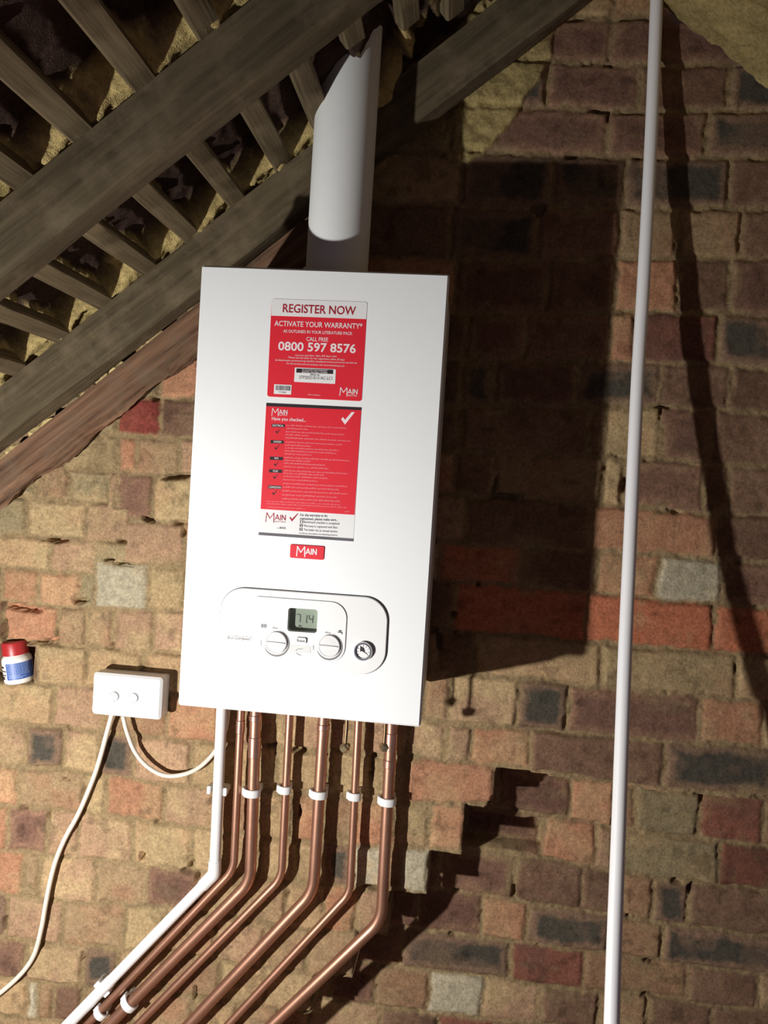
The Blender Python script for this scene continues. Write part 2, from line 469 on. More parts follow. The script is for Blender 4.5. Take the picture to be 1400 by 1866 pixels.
def brick_layer(X, Z, beds, rows, Y, seed):
    """colour, height of brickwork at wall points (X, Z)"""
    rnd = random.Random(seed)
    lines, off = bed_lines(beds, Y)
    wob = fbm(X, Z, 9, seed + 3) * 0.006 + fbm(X, Z, 40, seed + 5) * 0.004
    wob2 = fbm(X, Z, 11, seed + 13) * 0.005 + fbm(X, Z, 45, seed + 15) * 0.004
    Zb = [np.interp(X, lx, lz) if lx[0] < lx[-1] else np.full_like(X, lz[0]) for lx, lz in lines]
    Zw = Z + wob; Xw = X + wob2
    col = np.zeros(X.shape + (3,)); hgt = np.zeros_like(X); dist = np.full_like(X, 0.0)
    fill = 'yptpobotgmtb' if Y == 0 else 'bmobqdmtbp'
    for i in range(len(lines) - 1):
        inrow = (Zw <= Zb[i]) & (Zw > Zb[i + 1])
        if not inrow.any(): continue
        dz = np.minimum(Zb[i] - Zw, Zw - Zb[i + 1])[inrow]
        x = Xw[inrow]; k = i - off
        js = []                                        # (x0, x1, colour)
        if k in rows:
            sp = rows[k]
            def wx(px):
                ym = 0.0
                for bb in (beds[k], beds[k + 1]):
                    xs_ = [c for c, v in zip(COLS, bb) if v is not None]; vs_ = [v for v in bb if v is not None]
                    sl = 0.0 if len(xs_) > 1 else 0.055 * (px - xs_[0])
                    ym += (np.interp(px, xs_, vs_) + sl) / 2
                return at(px, float(ym), Y).x
            for q in range(0, len(sp) - 2, 2):
                a, c, b = wx(sp[q]), sp[q + 1], wx(sp[q + 2])
                if c == '?':
                    n = max(1, round((b - a) / 0.17)); cuts = [a + (b - a) * (j + (rnd.uniform(-.15, .15) if 0 < j < n else 0)) / n for j in range(n + 1)]
                    js += [(cuts[j], cuts[j + 1], rnd.choice('pombtp')) for j in range(n)]
                else: js.append((a, b, c))
        else:
            js = [(0.2, 0.2 + rnd.choice((.11, .225)), rnd.choice(fill))]
        while js[0][0] > x.min() - 0.05:
            w_ = rnd.choice((.11, .225, .225)); js.insert(0, (js[0][0] - w_, js[0][0], rnd.choice(fill)))
        while js[-1][1] < x.max() + 0.05:
            w_ = rnd.choice((.11, .225, .225)); js.append((js[-1][1], js[-1][1] + w_, rnd.choice(fill)))
        edges = np.array([j[0] for j in js] + [js[-1][1]])
        bi = np.clip(np.searchsorted(edges, x) - 1, 0, len(js) - 1)
        dx = np.minimum(x - edges[bi], edges[bi + 1] - x)
        d = np.minimum(dx, dz)
        c1 = np.array([PAL[j[2]] for j in js]); c2 = np.array([PAL2[j[2]] for j in js])
        br = np.array([rnd.uniform(.88, 1.1) for _ in js]); ho = np.array([rnd.uniform(-.003, .002) for _ in js])
        tx = np.array([rnd.uniform(-.02, .02) for _ in js])
        xx, zz = X[inrow], Z[inrow]
        bl = sstep(-0.25, 0.45, fbm(xx + bi * 3.1, zz + i * 1.7, 16, seed + 21) + 0.25 * np.array([rnd.uniform(-1, 1) for _ in js])[bi])
        inner = sstep(0.008, 0.026, d + fbm(xx, zz, 60, seed + 31) * 0.006)
        dark_core = np.array([1.0 if j[2] in 'dm' else 0.0 for j in js])[bi]
        mixv = np.clip(bl * 0.85 + dark_core * (1 - inner) * 1.0 - dark_core * inner * 0.35, 0, 1)
        c = (c1[bi] * (1 - mixv[:, None]) + c2[bi] * mixv[:, None]) * br[bi][:, None]
        ed = np.clip(d, 0, None)
        jw = 0.0012 + 0.0034 * (fbm(xx, zz, 14, seed + 41) + 0.6)
        face = sstep(jw - 0.0015, jw + 0.0045, ed)
        # mortar smeared over some brick arrises
        smear = sstep(0.25, 0.55, fbm(xx, zz, 7, seed + 51) + 0.3 * fbm(xx, zz, 30, seed + 53)) * sstep(0.03, 0.006, ed)
        mt = MORTAR[None] * (1 + 0.28 * fbm(xx, zz, 55, seed + 61))[:, None] * (0.9 + 0.12 * fbm(xx, zz, 6, seed + 63))[:, None]
        fcol = sstep(jw - 0.003, jw + 0.006, ed + 0.004 * fbm(xx, zz, 70, seed + 43))
        spots = sstep(0.30, 0.55, fbm(xx, zz, 34, seed + 45)); pale = sstep(0.28, 0.6, fbm(xx, zz, 22, seed + 47))
        c = c * (1 - 0.30 * spots[:, None]) * (1 - 0.4 * pale[:, None]) + 0.4 * pale[:, None] * PAL['y'][None] * (c.mean(1) / PAL['p'].mean())[:, None]
        c = c * (1 + 0.22 * fbm(xx, zz, 90, seed + 49))[:, None]
        f2 = np.clip(fcol * (1 - 0.75 * smear), 0, 1)
        col[inrow] = mt * (1 - f2[:, None]) + c * f2[:, None]
        hgt[inrow] = face * (ho[bi] + tx[bi] * (x - (edges[bi] + edges[bi + 1]) / 2)) - (1 - face) * (0.005 + 0.003 * fbm(xx, zz, 26, seed + 71) + 0.0035 * fbm(xx, zz, 90, seed + 73)) \
            + face * 0.0018 * fbm(xx, zz, 45, seed + 81) - face * 0.0035 * sstep(0.012, 0.0, ed)
        # small dark gaps where the pointing has fallen out
        gap = sstep(0.42, 0.6, fbm(xx, zz, 17, seed + 91)) * (1 - face)
        hgt[inrow] -= gap * 0.016
    return col, hgt

def build_wall():
    def axis(a, b, fa, fb, step, coarse):
        return np.concatenate([np.arange(a, fa, coarse), np.arange(fa, fb, step), np.arange(fb, b + coarse, coarse)])
    xs = axis(-2.5, 2.6, -0.64, 1.16, 0.0028, 0.05); zs = axis(0.0, 2.5, 0.28, 2.48, 0.0028, 0.04)
    X, Z = np.meshgrid(xs, zs)
    colF, hF = brick_layer(X, Z, BEDS_F, ROWS_F, 0.0, 100)
    colL, hL = brick_layer(X, Z, BEDS_L, ROWS_L, 0.0, 300)
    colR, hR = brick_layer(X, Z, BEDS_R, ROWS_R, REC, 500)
    # the upper left corner is laid in courses of another height
    z868, z1030, z1107 = at(232, 868, 0).z, at(200, 1026, 0).z, at(128, 1107, 0).z
    xs_ = np.where(Z > z868, at(120, 800, 0).x, np.where(Z > at(200, 926, 0).z, at(199, 900, 0).x, np.where(Z > z1030, at(233, 950, 0).x, at(172, 1070, 0).x))) + fbm(X, Z, 12, 7) * 0.008
    L = (X < xs_) & (Z > z1107)
    col = np.where(L[..., None], colL, colF); h = np.where(L, hL, hF)
    # corbelled stair: below the stair line the wall stands back
    stair = [(1500, 1395, 1395), (902, 1395, 1470), (846, 1470, 1556), (782, 1556, 1630), (708, 1630, 1705), (645, 1705, 1784), (570, 1784, 1856)]
    ex = fbm(X, Z, 30, 17) * 0.0035
    (lx, lz), = [(l[0], l[1]) for l in [bed_lines(BEDS_F, 0)[0][17 + 10]]]
    zA = np.interp(X, lx, lz) - 0.004 + fbm(X, Z, 25, 27) * 0.003
    rec = np.zeros_like(X, bool)
    zcut = zA.copy(); xb = np.full_like(X, 10.0)
    for px, y0, y1 in stair[1:]:
        q0, q1 = at(px, y0, 0), at(px, y1, 0)
        lo_ = q1.z - 0.004
        xb = np.where((Z + ex < zcut) & (Z + ex >= lo_), (q0.x + q1.x) / 2, xb)
        zcut = np.minimum(zcut, lo_)
    zz, xx_ = at(570, 1856, 0).z, at(570, 1856, 0).x
    xb = np.where(Z + ex < zz, xx_ - 0.075 - np.floor((zz - Z) / 0.08) * 0.062, xb)
    rec = (Z < zA) & (X + ex > xb)
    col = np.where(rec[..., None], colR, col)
    pk0, pk1 = at(820, 1476, REC), at(992, 1556, REC)            # a deeper pocket beside the second corbel
    pk = sstep(0.0, 0.004, np.minimum(np.minimum(X - pk0.x, pk1.x - X), np.minimum(pk0.z - Z, Z - pk1.z)) + ex * 0.5)
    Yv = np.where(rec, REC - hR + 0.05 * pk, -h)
    # niche where a header brick is missing, at the far left
    n0, n1 = at(-45, 1170, 0), at(59, 1249, 0)
    nx = np.minimum(X - n0.x, n1.x - X); nz = np.minimum(n0.z - Z, Z - n1.z)
    ins = sstep(0.0, 0.006, np.minimum(nx, nz) + fbm(X, Z, 35, 47) * 0.002)
    Yv = Yv + ins * 0.048
    # broken arrises and holes where mortar has dropped out
    for px, py, rx, ry, dg in ((92, 1166, 13, 4, 14), (70, 1172, 22, 2.5, 4), (146, 1096, 15, 5, 12), (320, 868, 28, 6, 12), (197, 1021, 12, 4, 5), (222, 1028, 26, 3, -6),
                               (268, 946, 16, 5, -20), (100, 985, 25, 5, 0), (45, 1110, 40, 6, -4), (120, 1420, 9, 3, -20), (258, 1562, 5, 8, 0), (228, 725, 5, 14, 15),
                               (150, 1745, 3, 9, 0), (6, 1150, 8, 22, 0), (545, 1480, 4, 14, 0), (355, 1812, 4, 16, 0), (1140, 1530, 14, 4, 0), (1190, 1755, 20, 4, -8), (1260, 1620, 5, 10, -15)):
        Yc = 0.0 if px < 900 or py < 1395 else REC
        q = at(px, py, Yc); w_ = math.radians(dg); dx_, dz_ = X - q.x, Z - q.z
        e_ = ((dx_ * math.cos(w_) + dz_ * math.sin(w_)) / (rx * .00105)) ** 2 + ((-dx_ * math.sin(w_) + dz_ * math.cos(w_)) / (ry * .00105)) ** 2
        hole = sstep(1.3, 0.5, e_ + 0.9 * fbm(X, Z, 60, 97 + px))
        Yv = Yv + hole * 0.022
    # torching mortar smeared on the gable where it meets the left slope
    up = (M * X + C_RAFT) - Z
    wband = 0.075 + 0.055 * fbm(X, Z, 5, 57) + 0.02 * fbm(X, Z, 25, 59)
    right = sstep(0.30, 0.40, X) * sstep(0.60, 0.48, X + 0.5 * fbm(X, Z, 8, 67) * 0.08)
    cr = sstep(-0.008, 0.008, wband + 0.10 * right - up) * (0.35 + 0.65 * right) * sstep(-0.35, 0.1, fbm(X, Z, 10, 77) + right)
    col = col * (1 - cr[..., None]) + (CREAM * 0.6)[None, None] * cr[..., None] * (1 + 0.25 * fbm(X, Z, 50, 79))[..., None]
    Yv = Yv - cr * (0.010 + 0.007 * fbm(X, Z, 30, 87))
    keep = (Z < M * X + C_TILE + 0.03) & (Z < C_RIGHT - SR * X + 0.03)
    me = grid_mesh('wall_back', X, Yv, Z, np.clip(col, 0.01, 0.9), 'brick_tint', keep)
    mt = mat_attr('old_brickwork', 'brick_tint', 190, 800, 0.32, 0.5, 0.003)
    o = link_mesh('wall_back', me, mt, smooth=False, origin=(0, 0, 0))
    tag(o, 'old stock brick gable wall with crumbling mortar', None, None, 'structure')
build_wall()

# ------------------------------------------------------------------ roof undersides and floor
RAFT_A, RAFT_B, RAFT_C = (-0.112, -0.062), (-0.526, -0.476), (-0.94, -0.89)     # front, back of each rafter
BATTEN_X = [0.434, 0.356, 0.290, 0.213, 0.140, 0.067, -0.014, -0.094, -0.170, -0.249, -0.328, -0.407, -0.486, -0.565]
FLUE = Vector((0.195, -0.167))

def build_roof_left():
    u = np.concatenate([np.arange(-2.45, -0.62, 0.05), np.arange(-0.62, X_RIDGE + 0.002, 0.0035)])
    y = np.concatenate([np.arange(-3.2, -1.1, 0.06), np.arange(-1.1, 0.004, 0.0045)])
    U, Yg = np.meshgrid(u, y)
    S = U * HY
    h = 0.004 * fbm(S, Yg, 12, 201) + 0.004 * fbm(S, Yg, 50, 203)
    ph = np.mod((U - 0.0 - BATTEN_X[6]) / 0.0775 + 0.35, 1.0)
    h += 0.012 * ph                                             # lapped tile courses
    h -= 0.008 * sstep(0.06, 0.0, np.abs(np.mod(Yg / 0.165 + np.floor((U - BATTEN_X[6]) / 0.0775 + 0.35) * 0.5, 1.0) - 0.5) * 0.165) * 0
    # mortar torching: under each batten's lower edge and against the near face of each rafter
    db = np.full_like(U, 9.0)
    for bx in BATTEN_X:
        t = (bx - 0.014 - U) * HY
        db = np.minimum(db, np.where(t > -0.02, np.abs(t), 9.0))
    dr = np.full_like(U, 9.0)
    for (f_, b_) in (RAFT_A, RAFT_B, RAFT_C):
        t = f_ - Yg; dr = np.minimum(dr, np.where(t > -0.06, np.abs(t), 9.0))
    sc_ = 0.40 * np.exp(-(db / 0.013) ** 2) + 0.42 * np.exp(-(dr / 0.05) ** 2) + 0.26 * fbm(S, Yg, 14, 211) + 0.16 * fbm(S, Yg, 45, 213)
    k = sstep(0.42, 0.52, sc_)
    fillm = np.zeros_like(U)                                    # mortar bedded between the rafter tops and the tiles
    for (f_, b_) in (RAFT_A, RAFT_B):
        fillm = np.maximum(fillm, sstep(f_ - 0.022, f_ - 0.004, Yg + 0.012 * fbm(S, Yg, 30, 215)) * sstep(b_ + 0.012, b_, Yg))
    fillm *= sstep(-0.8, -0.4, fbm(S, Yg, 9, 217))
    fillm *= sstep(0.30, 0.24, U)
    k = np.maximum(k, fillm)
    k *= (Yg > -1.05) * sstep(0.36, 0.28, U)
    h -= k * (0.012 + 0.012 * fbm(S, Yg, 40, 221) + 0.006 * np.exp(-(dr / 0.05) ** 2))
    h -= fillm * 0.030
    tile = np.array(rgb(74, 56, 48)[:3])[None, None] * (1 + 0.35 * fbm(S, Yg, 20, 231))[..., None]
    crm = (CREAM * 1.0)[None, None] * (1 + 0.22 * fbm(S, Yg, 60, 233))[..., None]
    col = tile * (1 - k[..., None]) + crm * k[..., None]
    rf = np.sqrt((U - FLUE.x) ** 2 + (Yg - FLUE.y) ** 2)         # the lining sags around the flue
    sag = sstep(0.13, 0.06, rf) * sstep(0.26, 0.20, U)
    h -= 0.030 * sag
    X = U + NRM.x * h; Z = M * U + C_TILE + NRM.z * h
    hole = ((X - FLUE.x) ** 2 + (Yg - FLUE.y) ** 2) < 0.047 ** 2
    me = grid_mesh('ceiling_left', X, Yg, Z, np.clip(col, 0.005, 0.9), 'roof_tint', ~hole)
    o = link_mesh('ceiling_left', me, mat_attr('tile_undersides', 'roof_tint', 120, 500, 0.3, 0.7, 0.004), smooth=False, origin=(0, 0, 0))
    tag(o, 'underside of the tiled left roof slope with cream mortar torching', None, None, 'structure')

def build_roof_right():
    u = np.concatenate([np.arange(X_RIDGE, 1.2, 0.006), np.arange(1.2, 2.65, 0.05)])
    y = np.concatenate([np.arange(-3.2, -0.8, 0.06), np.arange(-0.8, 0.004, 0.006)])
    U, Yg = np.meshgrid(u, y)
    h = -0.012 * np.abs(fbm(U, Yg, 14, 241)) - 0.008 * fbm(U, Yg, 40, 243)
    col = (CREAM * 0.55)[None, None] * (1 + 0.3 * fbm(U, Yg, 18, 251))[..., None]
    X = U + 0.54 * h; Z = C_RIGHT - SR * U + 0.84 * h
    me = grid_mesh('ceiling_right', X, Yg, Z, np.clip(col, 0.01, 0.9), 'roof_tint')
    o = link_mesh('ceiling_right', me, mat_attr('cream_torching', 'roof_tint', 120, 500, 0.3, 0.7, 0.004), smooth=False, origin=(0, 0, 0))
    tag(o, 'cream mortared underside of the right roof slope', None, None, 'structure')

build_roof_left(); build_roof_right()
bm = bmesh.new(); add_box(bm, (-2.5, -3.2, -0.05), (2.65, 0.12, 0.0))
tag(obj('floor', bm, mat_wood('floor_boards', rgb(96, 74, 54), rgb(140, 112, 84), (1, 0, 0), 0.6), origin=(0, 0, 0)),
    'dusty timber loft floor', None, None, 'structure')

# ------------------------------------------------------------------ roof timbers
def add_beam(bm, p0, p1, up, side, hgt, wid, rough=0.003, seg=40, rnd=None, bev=0.004):
    """rough sawn beam: runs p0 to p1 along its top centre line, hangs `hgt` below it"""
    p0, p1 = Vector(p0), Vector(p1)
    sec = [(-wid / 2, 0), (-wid / 2, -hgt + bev), (-wid / 2 + bev, -hgt), (wid / 2 - bev, -hgt), (wid / 2, -hgt + bev), (wid / 2, 0)]
    rows = []
    ph = [rnd.uniform(0, 9) for _ in sec]
    for i in range(seg + 1):
        t = i / seg; c = p0.lerp(p1, t); ring = []
        for k, (s, v) in enumerate(sec):
            j = rough * (math.sin(t * 17 + ph[k]) * 0.6 + math.sin(t * 41 + ph[k] * 2) * 0.4) + rnd.uniform(-1, 1) * rough * 0.25
            ring.append(bm.verts.new(c + side * s + up * (v + (j if v < -0.001 else 0))))
        rows.append(ring)
    n = len(sec)
    for a, b in zip(rows, rows[1:]):
        for k in range(n):
            bm.faces.new((a[k], a[(k + 1) % n], b[(k + 1) % n], b[k]))
    bm.faces.new(rows[0][::-1]); bm.faces.new(rows[-1])

rn = random.Random(5)
WOOD_R = mat_wood('rafter_wood', rgb(72, 62, 47), rgb(104, 92, 70), tuple(ALONG), 0.8, pale=rgb(126, 110, 88))
WOOD_W = mat_wood('weathered_wood', rgb(70, 50, 38), rgb(140, 106, 82), tuple(ALONG), 0.7, bump=1.6, pale=rgb(112, 96, 78))
WOOD_B = mat_wood('batten_wood', rgb(84, 72, 54), rgb(126, 110, 84), (0, 1, 0), 1.0, pale=rgb(112, 98, 76))
YV = Vector((0, 1, 0))
def rafter(span, hgt, label, x0=-1.2, x1=X_RIDGE - 0.03):
    ym = (span[0] + span[1]) / 2; bm = bmesh.new()
    add_beam(bm, (x0, ym, M * x0 + C_RAFT), (x1, ym, M * x1 + C_RAFT), NRM, YV, hgt, span[1] - span[0], 0.002, 60, rn)
    tag(obj('roof_rafter', bm, WOOD_R), label, 'rafter', 'rafters of the left roof slope')
rafter(RAFT_A, 0.082, 'dark timber rafter nearest the brick wall, running up behind the white flue pipe')
rafter(RAFT_B, 0.078, 'wide dark timber rafter across the top left corner, nearest the viewer')

bm = bmesh.new()
a, b = at(-120, 943, -0.03), at(560, 408, -0.03)
add_beam(bm, a, b, NRM, YV, 0.066, 0.05, 0.008, 110, rn, 0.014)
tag(obj('wall_timber', bm, WOOD_W), 'rough reddish-brown splintered timber lying against the brick wall below the rafters', 'timber')

BAT_LABEL = ['topmost roof batten in view, cut off short at the upper right of the flue pipe',
             'roof batten sawn off short just right of the flue pipe top',
             'roof batten whose sawn end pokes in front of the flue pipe top',
             'roof batten running to the left edge of the flue pipe',
             'second roof batten left of the flue pipe, above the lower rafter',
             'third roof batten left of the flue pipe, above the lower rafter',
             'fourth roof batten left of the flue pipe, above the lower rafter',
             'fifth roof batten left of the flue pipe, above the lower rafter',
             'sixth roof batten left of the flue pipe, above the lower rafter',
             'lowest full roof batten, near the left edge of the photo',
             'bottom roof batten, only its end showing at the left edge']
BAT_END = {0: -0.16, 1: -0.225, 2: -0.285}
for i, bx in enumerate(BATTEN_X[1:12]):
    bm = bmesh.new()
    y0, y1 = -1.25, BAT_END.get(i, -0.045)
    add_beam(bm, (bx, y0, M * bx + C_RAFT + 0.0275), (bx, y1, M * bx + C_RAFT + 0.0275), NRM, ALONG, 0.021, 0.036, 0.0018, 60, rn, 0.003)
    tag(obj('roof_batten', bm, WOOD_B), BAT_LABEL[i], 'batten', 'roof battens of the left slope')

# crumbs of mortar lodged between the wall timber and the rafter
MORT = mat_plain('cream_mortar', rgb(204, 180, 124), 0.95, vary=0.25, scale=60, bump=0.8, bscale=150)
bm = bmesh.new()
for px, py, s in ((352, 562, 9), (311, 604, 9), (285, 617, 12), (262, 640, 10), (215, 672, 12), (190, 693, 10), (155, 728, 12), (90, 770, 11), (66, 790, 12), (25, 825, 13), (5, 838, 10), (505, 428, 8)):
    q = at(px, py, -0.034); s *= 0.001
    r = bmesh.ops.create_icosphere(bm, subdivisions=2, radius=1.0)
    for v in r['verts']:
        n = 1 + 0.35 * math.sin(v.co.x * 5 + px) * math.cos(v.co.z * 4 + py)
        v.co = q + (ALONG * v.co.x * 1.7 + NRM * v.co.z * 0.9 + YV * v.co.y * 0.9) * s * n
tag(obj('mortar_crumbs', bm, MORT), 'cream mortar crumbs lodged along the top of the rough wall timber', 'mortar', None, 'stuff')

# ------------------------------------------------------------------ materials of the fittings
WHITE = mat_plain('white_enamel', rgb(241, 242, 241), 0.38, vary=0.01)
WHITEP = mat_plain('white_plastic', rgb(232, 231, 229), 0.45, vary=0.015)
GREYP = mat_plain('grey_plastic', rgb(120, 118, 116), 0.5)
PALEG = mat_plain('pale_grey_print', rgb(178, 178, 178), 0.5)
RED = mat_plain('red_print', rgb(222, 40, 54), 0.42, vary=0.03)
PINK = mat_plain('pink_print', rgb(240, 130, 136), 0.45, vary=0.05)
INKW = mat_plain('white_print', rgb(240, 226, 226), 0.45, vary=0.01)
INKR = mat_plain('crimson_print', rgb(168, 34, 50), 0.45)
INKK = mat_plain('black_print', rgb(44, 34, 38), 0.45)
INKG = mat_plain('grey_print', rgb(96, 92, 96), 0.45)
PAPER = mat_plain('sticker_white', rgb(234, 232, 230), 0.45, vary=0.01)
COPPER = mat_plain('copper', rgb(190, 142, 118), 0.40, metal=0.85, vary=0.16, scale=35, bump=0.06, bscale=90)
SOLDER = mat_plain('tinned_copper', rgb(198, 152, 134), 0.36, metal=0.88, vary=0.18, scale=60)
BRASS = mat_plain('nickel_brass', rgb(206, 186, 146), 0.25, metal=0.9, vary=0.1)
CHROME = mat_plain('chrome', rgb(205, 205, 205), 0.2, metal=0.95)
FLUEW = mat_plain('flue_white', rgb(240, 241, 238), 0.5, vary=0.02)

# ------------------------------------------------------------------ boiler
BD = 0.285
YF = -BD
def bp_(px, py, y=YF):
    q = at(px, py, y); return Vector((q.x, q.z))

boiler = empty('boiler', (0.195, 0, 1.1), 'white wall-hung gas combi boiler with red stickers and a control panel', 'boiler')
bm = bmesh.new(); add_box(bm, (0.004, -BD + 0.012, 1.103), (0.386, -0.004, 1.797), 0.004)
obj('case', bm, mat_plain('case_enamel', rgb(206, 204, 200), 0.45, vary=0.01), boiler)
bm = bmesh.new(); 
def CPh(x, y, yy=YF - 0.004): return bp_(390 + x / 4.242, 1060 + y / 4.242, yy)
lcd_hole = [tuple(p) for p in round_poly([CPh(577, 200), CPh(805, 215), CPh(795, 398), CPh(568, 380)], 0.0045, 5)]
add_plate(bm, round_poly([(0, 1.1), (0.39, 1.1), (0.39, 1.8), (0, 1.8)], 0.004, 4), -BD + 0.011, YF, 0.003, [lcd_hole])
obj('front_panel', bm, WHITE, boiler)

def panel_poly(src, sc, org, y):
    return [bp_(org[0] + x / sc, org[1] + z / sc, y) for x, z in src]

# --- first sticker
def S1(x, y, yy=YF - 0.0006): return bp_(470 + x / 6.364, 530 + y / 6.364, yy)
k1 = 1 / 6.364 / 1.155 * 0.001
st = [S1(160, 90), S1(1272, 130), S1(1205, 1280), S1(107, 1225)]
bm = bmesh.new(); add_plate(bm, round_poly(st, 0.004, 5), YF, YF - 0.0004)
sticker = obj('warranty_sticker', bm, RED, boiler, 'red and white sticker, upper of the two on the front')
bm = bmesh.new()
hp = round_poly([S1(160, 90), S1(1272, 130), S1(1258, 328), S1(155, 287)], [0.004, 0.004, 0, 0], 5)
add_flat(bm, hp, YF - 0.0006)
obj('sticker_header', bm, PAPER, sticker, 'off-white band along the top edge')
bm = bmesh.new(); add_text(bm, 'REGISTER NOW', S1(288, 247), S1(1135, 280), 92 * k1, YF - 0.0009, bold=0.014)
obj('header_lettering', bm, INKR, sticker, 'crimson REGISTER NOW lettering')
bm = bmesh.new(); yt = YF - 0.0007
add_text(bm, 'ACTIVATE YOUR WARRANTY*', S1(192, 405), S1(1212, 440), 58 * k1, yt, bold=0.012)
add_text(bm, 'AS OUTLINED IN YOUR LITERATURE PACK', S1(295, 482), S1(1097, 512), 33 * k1, yt, bold=0.01)
add_text(bm, 'CALL FREE', S1(563, 580), S1(815, 588), 44 * k1, yt, bold=0.008)
add_text(bm, '0800 597 8576', S1(235, 685), S1(1135, 720), 94 * k1, yt, bold=0.022)
add_text(bm, 'Lines are open 8am - 8pm, 365 days a year.', S1(435, 755), S1(918, 768), 19 * k1, yt)
add_text(bm, '*Please see the boiler for the registration within 30 days', S1(350, 780), S1(1005, 808), 19 * k1, yt)
add_text(bm, 'the Benchmark commissioning checklist completed and annual service carried out', S1(200, 810), S1(1150, 845), 19 * k1, yt)
add_text(bm, 'For full warranty terms & conditions visit www.mainheating.co.uk', S1(335, 850), S1(1005, 880), 19 * k1, yt)
def main_logo(bm, f, y, wd, ux, uy, heating=None):
    """thin capitals, a tall M whose legs drop below the other three letters; f maps (0..1, 0..1 up) to the plane"""
    P = lambda x, z: f(x, z)
    add_strokes(bm, [[P(0.0, 0.02), P(0.03, 1.0), P(0.20, 0.42), P(0.39, 1.0), P(0.41, 0.0)],
                     [P(0.46, 0.30), P(0.565, 0.84), P(0.67, 0.30)], [P(0.50, 0.47), P(0.63, 0.47)],
                     [P(0.735, 0.30), P(0.735, 0.84)], [P(0.81, 0.30), P(0.81, 0.84), P(0.98, 0.30), P(0.98, 0.84)]], wd, y)
def lmap(tl, tr, bl):
    tl, tr, bl = Vector(tl), Vector(tr), Vector(bl)
    return lambda x, z: tl + (tr - tl) * x + (bl - tl) * (1 - z)
obj('sticker_lettering', bm, INKW, sticker, 'white lettering'); bm = bmesh.new()
main_logo(bm, lmap(S1(955, 1120), S1(1160, 1128), S1(950, 1218)), yt, 0.0012, 0, 0)
add_text(bm, 'HEATING', S1(1040, 1220), S1(1150, 1225), 18 * k1, yt)
obj('logo', bm, INKW, sticker, 'white logo'); bm = bmesh.new()
add_text(bm, 'Main is a trading name', S1(585, 1208), S1(725, 1216), 12 * k1, yt)
obj('foot_lettering', bm, INKW, sticker, 'tiny white lettering at the foot')
bm = bmesh.new()
add_flat(bm, round_poly([S1(430, 888), S1(905, 910), S1(897, 1080), S1(420, 1055)], 0.0014, 4), YF - 0.0007)
add_flat(bm, [S1(190, 1083), S1(392, 1092), S1(385, 1203), S1(185, 1195)], YF - 0.0007)
obj('serial_panel', bm, PAPER, sticker, 'white serial number box and bar code box')
bm = bmesh.new(); yt = YF - 0.0009
add_flat(bm, [S1(448, 900), S1(875, 915), S1(873, 965), S1(445, 948)], yt)
add_text(bm, 'SERIAL No.', S1(608, 980), S1(722, 985), 17 * k1, yt, bold=0.01)
add_text(bm, 'STP203210131AC-LC1', S1(480, 1020), S1(862, 1034), 36 * k1, yt)
rb = random.Random(3); x = 207
while x < 376:
    w_ = rb.choice((2, 3, 5, 6)); add_flat(bm, [S1(x, 1096 + (x - 207) * .04), S1(x + w_, 1096 + (x - 207) * .04), S1(x + w_ - 1, 1152 + (x - 207) * .04), S1(x - 1, 1152 + (x - 207) * .04)], yt); x += w_ + rb.choice((3, 4, 5))
add_text(bm, '7722082', S1(240, 1182), S1(330, 1186), 15 * k1, yt)
obj('serial_lettering', bm, INKK, sticker, 'black serial number lettering and bar code')
bm = bmesh.new()
add_text(bm, 'TO ACTIVATE YOUR WARRANTY', S1(512, 925), S1(808, 935), 15 * k1, YF - 0.0011, bold=0.006)
add_text(bm, 'REGISTER THIS SERIAL NUMBER', S1(512, 948), S1(808, 958), 15 * k1, YF - 0.0011, bold=0.006)
obj('band_lettering', bm, INKW, sticker, 'small white lettering on the black band')

# --- second sticker
def S2(x, y): return bp_(460 + x / 6.119, 725 + y / 6.119, YF - 0.0006)
k2 = 1 / 6.119 / 1.155 * 0.001
bm = bmesh.new(); add_plate(bm, [S2(155, 57), S2(1217, 108), S2(1125, 1602), S2(68, 1530)], YF, YF - 0.0004)
check = obj('checklist_sticker', bm, PAPER, boiler, 'red check list sticker with white foot, lower of the two on the front')
bm = bmesh.new(); add_flat(bm, [S2(153, 90), S2(1215, 137), S2(1140, 1305), S2(92, 1238)], YF - 0.0006)
obj('red_field', bm, RED, check)
bm = bmesh.new()
add_flat(bm, [S2(155, 57), S2(1217, 108), S2(1215, 138), S2(153, 92)], YF - 0.0007)
for i, (x, y, s) in enumerate(((215, 288, 'ELECTRICAL'), (203, 470, 'SYSTEM'), (195, 654, 'GAS'), (186, 795, 'FLUE'), (177, 975, 'COMPLETION'))):
    add_flat(bm, round_poly([S2(x, y), S2(x + 148, y + 6), S2(x + 147, y + 42), S2(x - 1, y + 36)], 0.001, 3), YF - 0.0007)
    tx, ty = x + 43, y + 85
    add_flat(bm, [S2(tx, ty + 2), S2(tx + 10, ty - 8), S2(tx + 20, ty + 8), S2(tx + 54, ty - 32), S2(tx + 56, ty - 26), S2(tx + 20, ty + 26)], YF - 0.0008)
obj('black_print', bm, INKK, check, 'black top bar, tags and tick marks')
bm = bmesh.new(); add_flat(bm, [S2(70, 1498), S2(1128, 1570), S2(1125, 1602), S2(68, 1530)], YF - 0.0007)
yt = YF - 0.0007
add_text(bm, 'For the warranty to be', S2(533, 1318), S2(835, 1328), 26 * k2, yt, bold=0.016)
add_text(bm, 'maintained, please make sure...', S2(530, 1358), S2(955, 1374), 26 * k2, yt, bold=0.016)
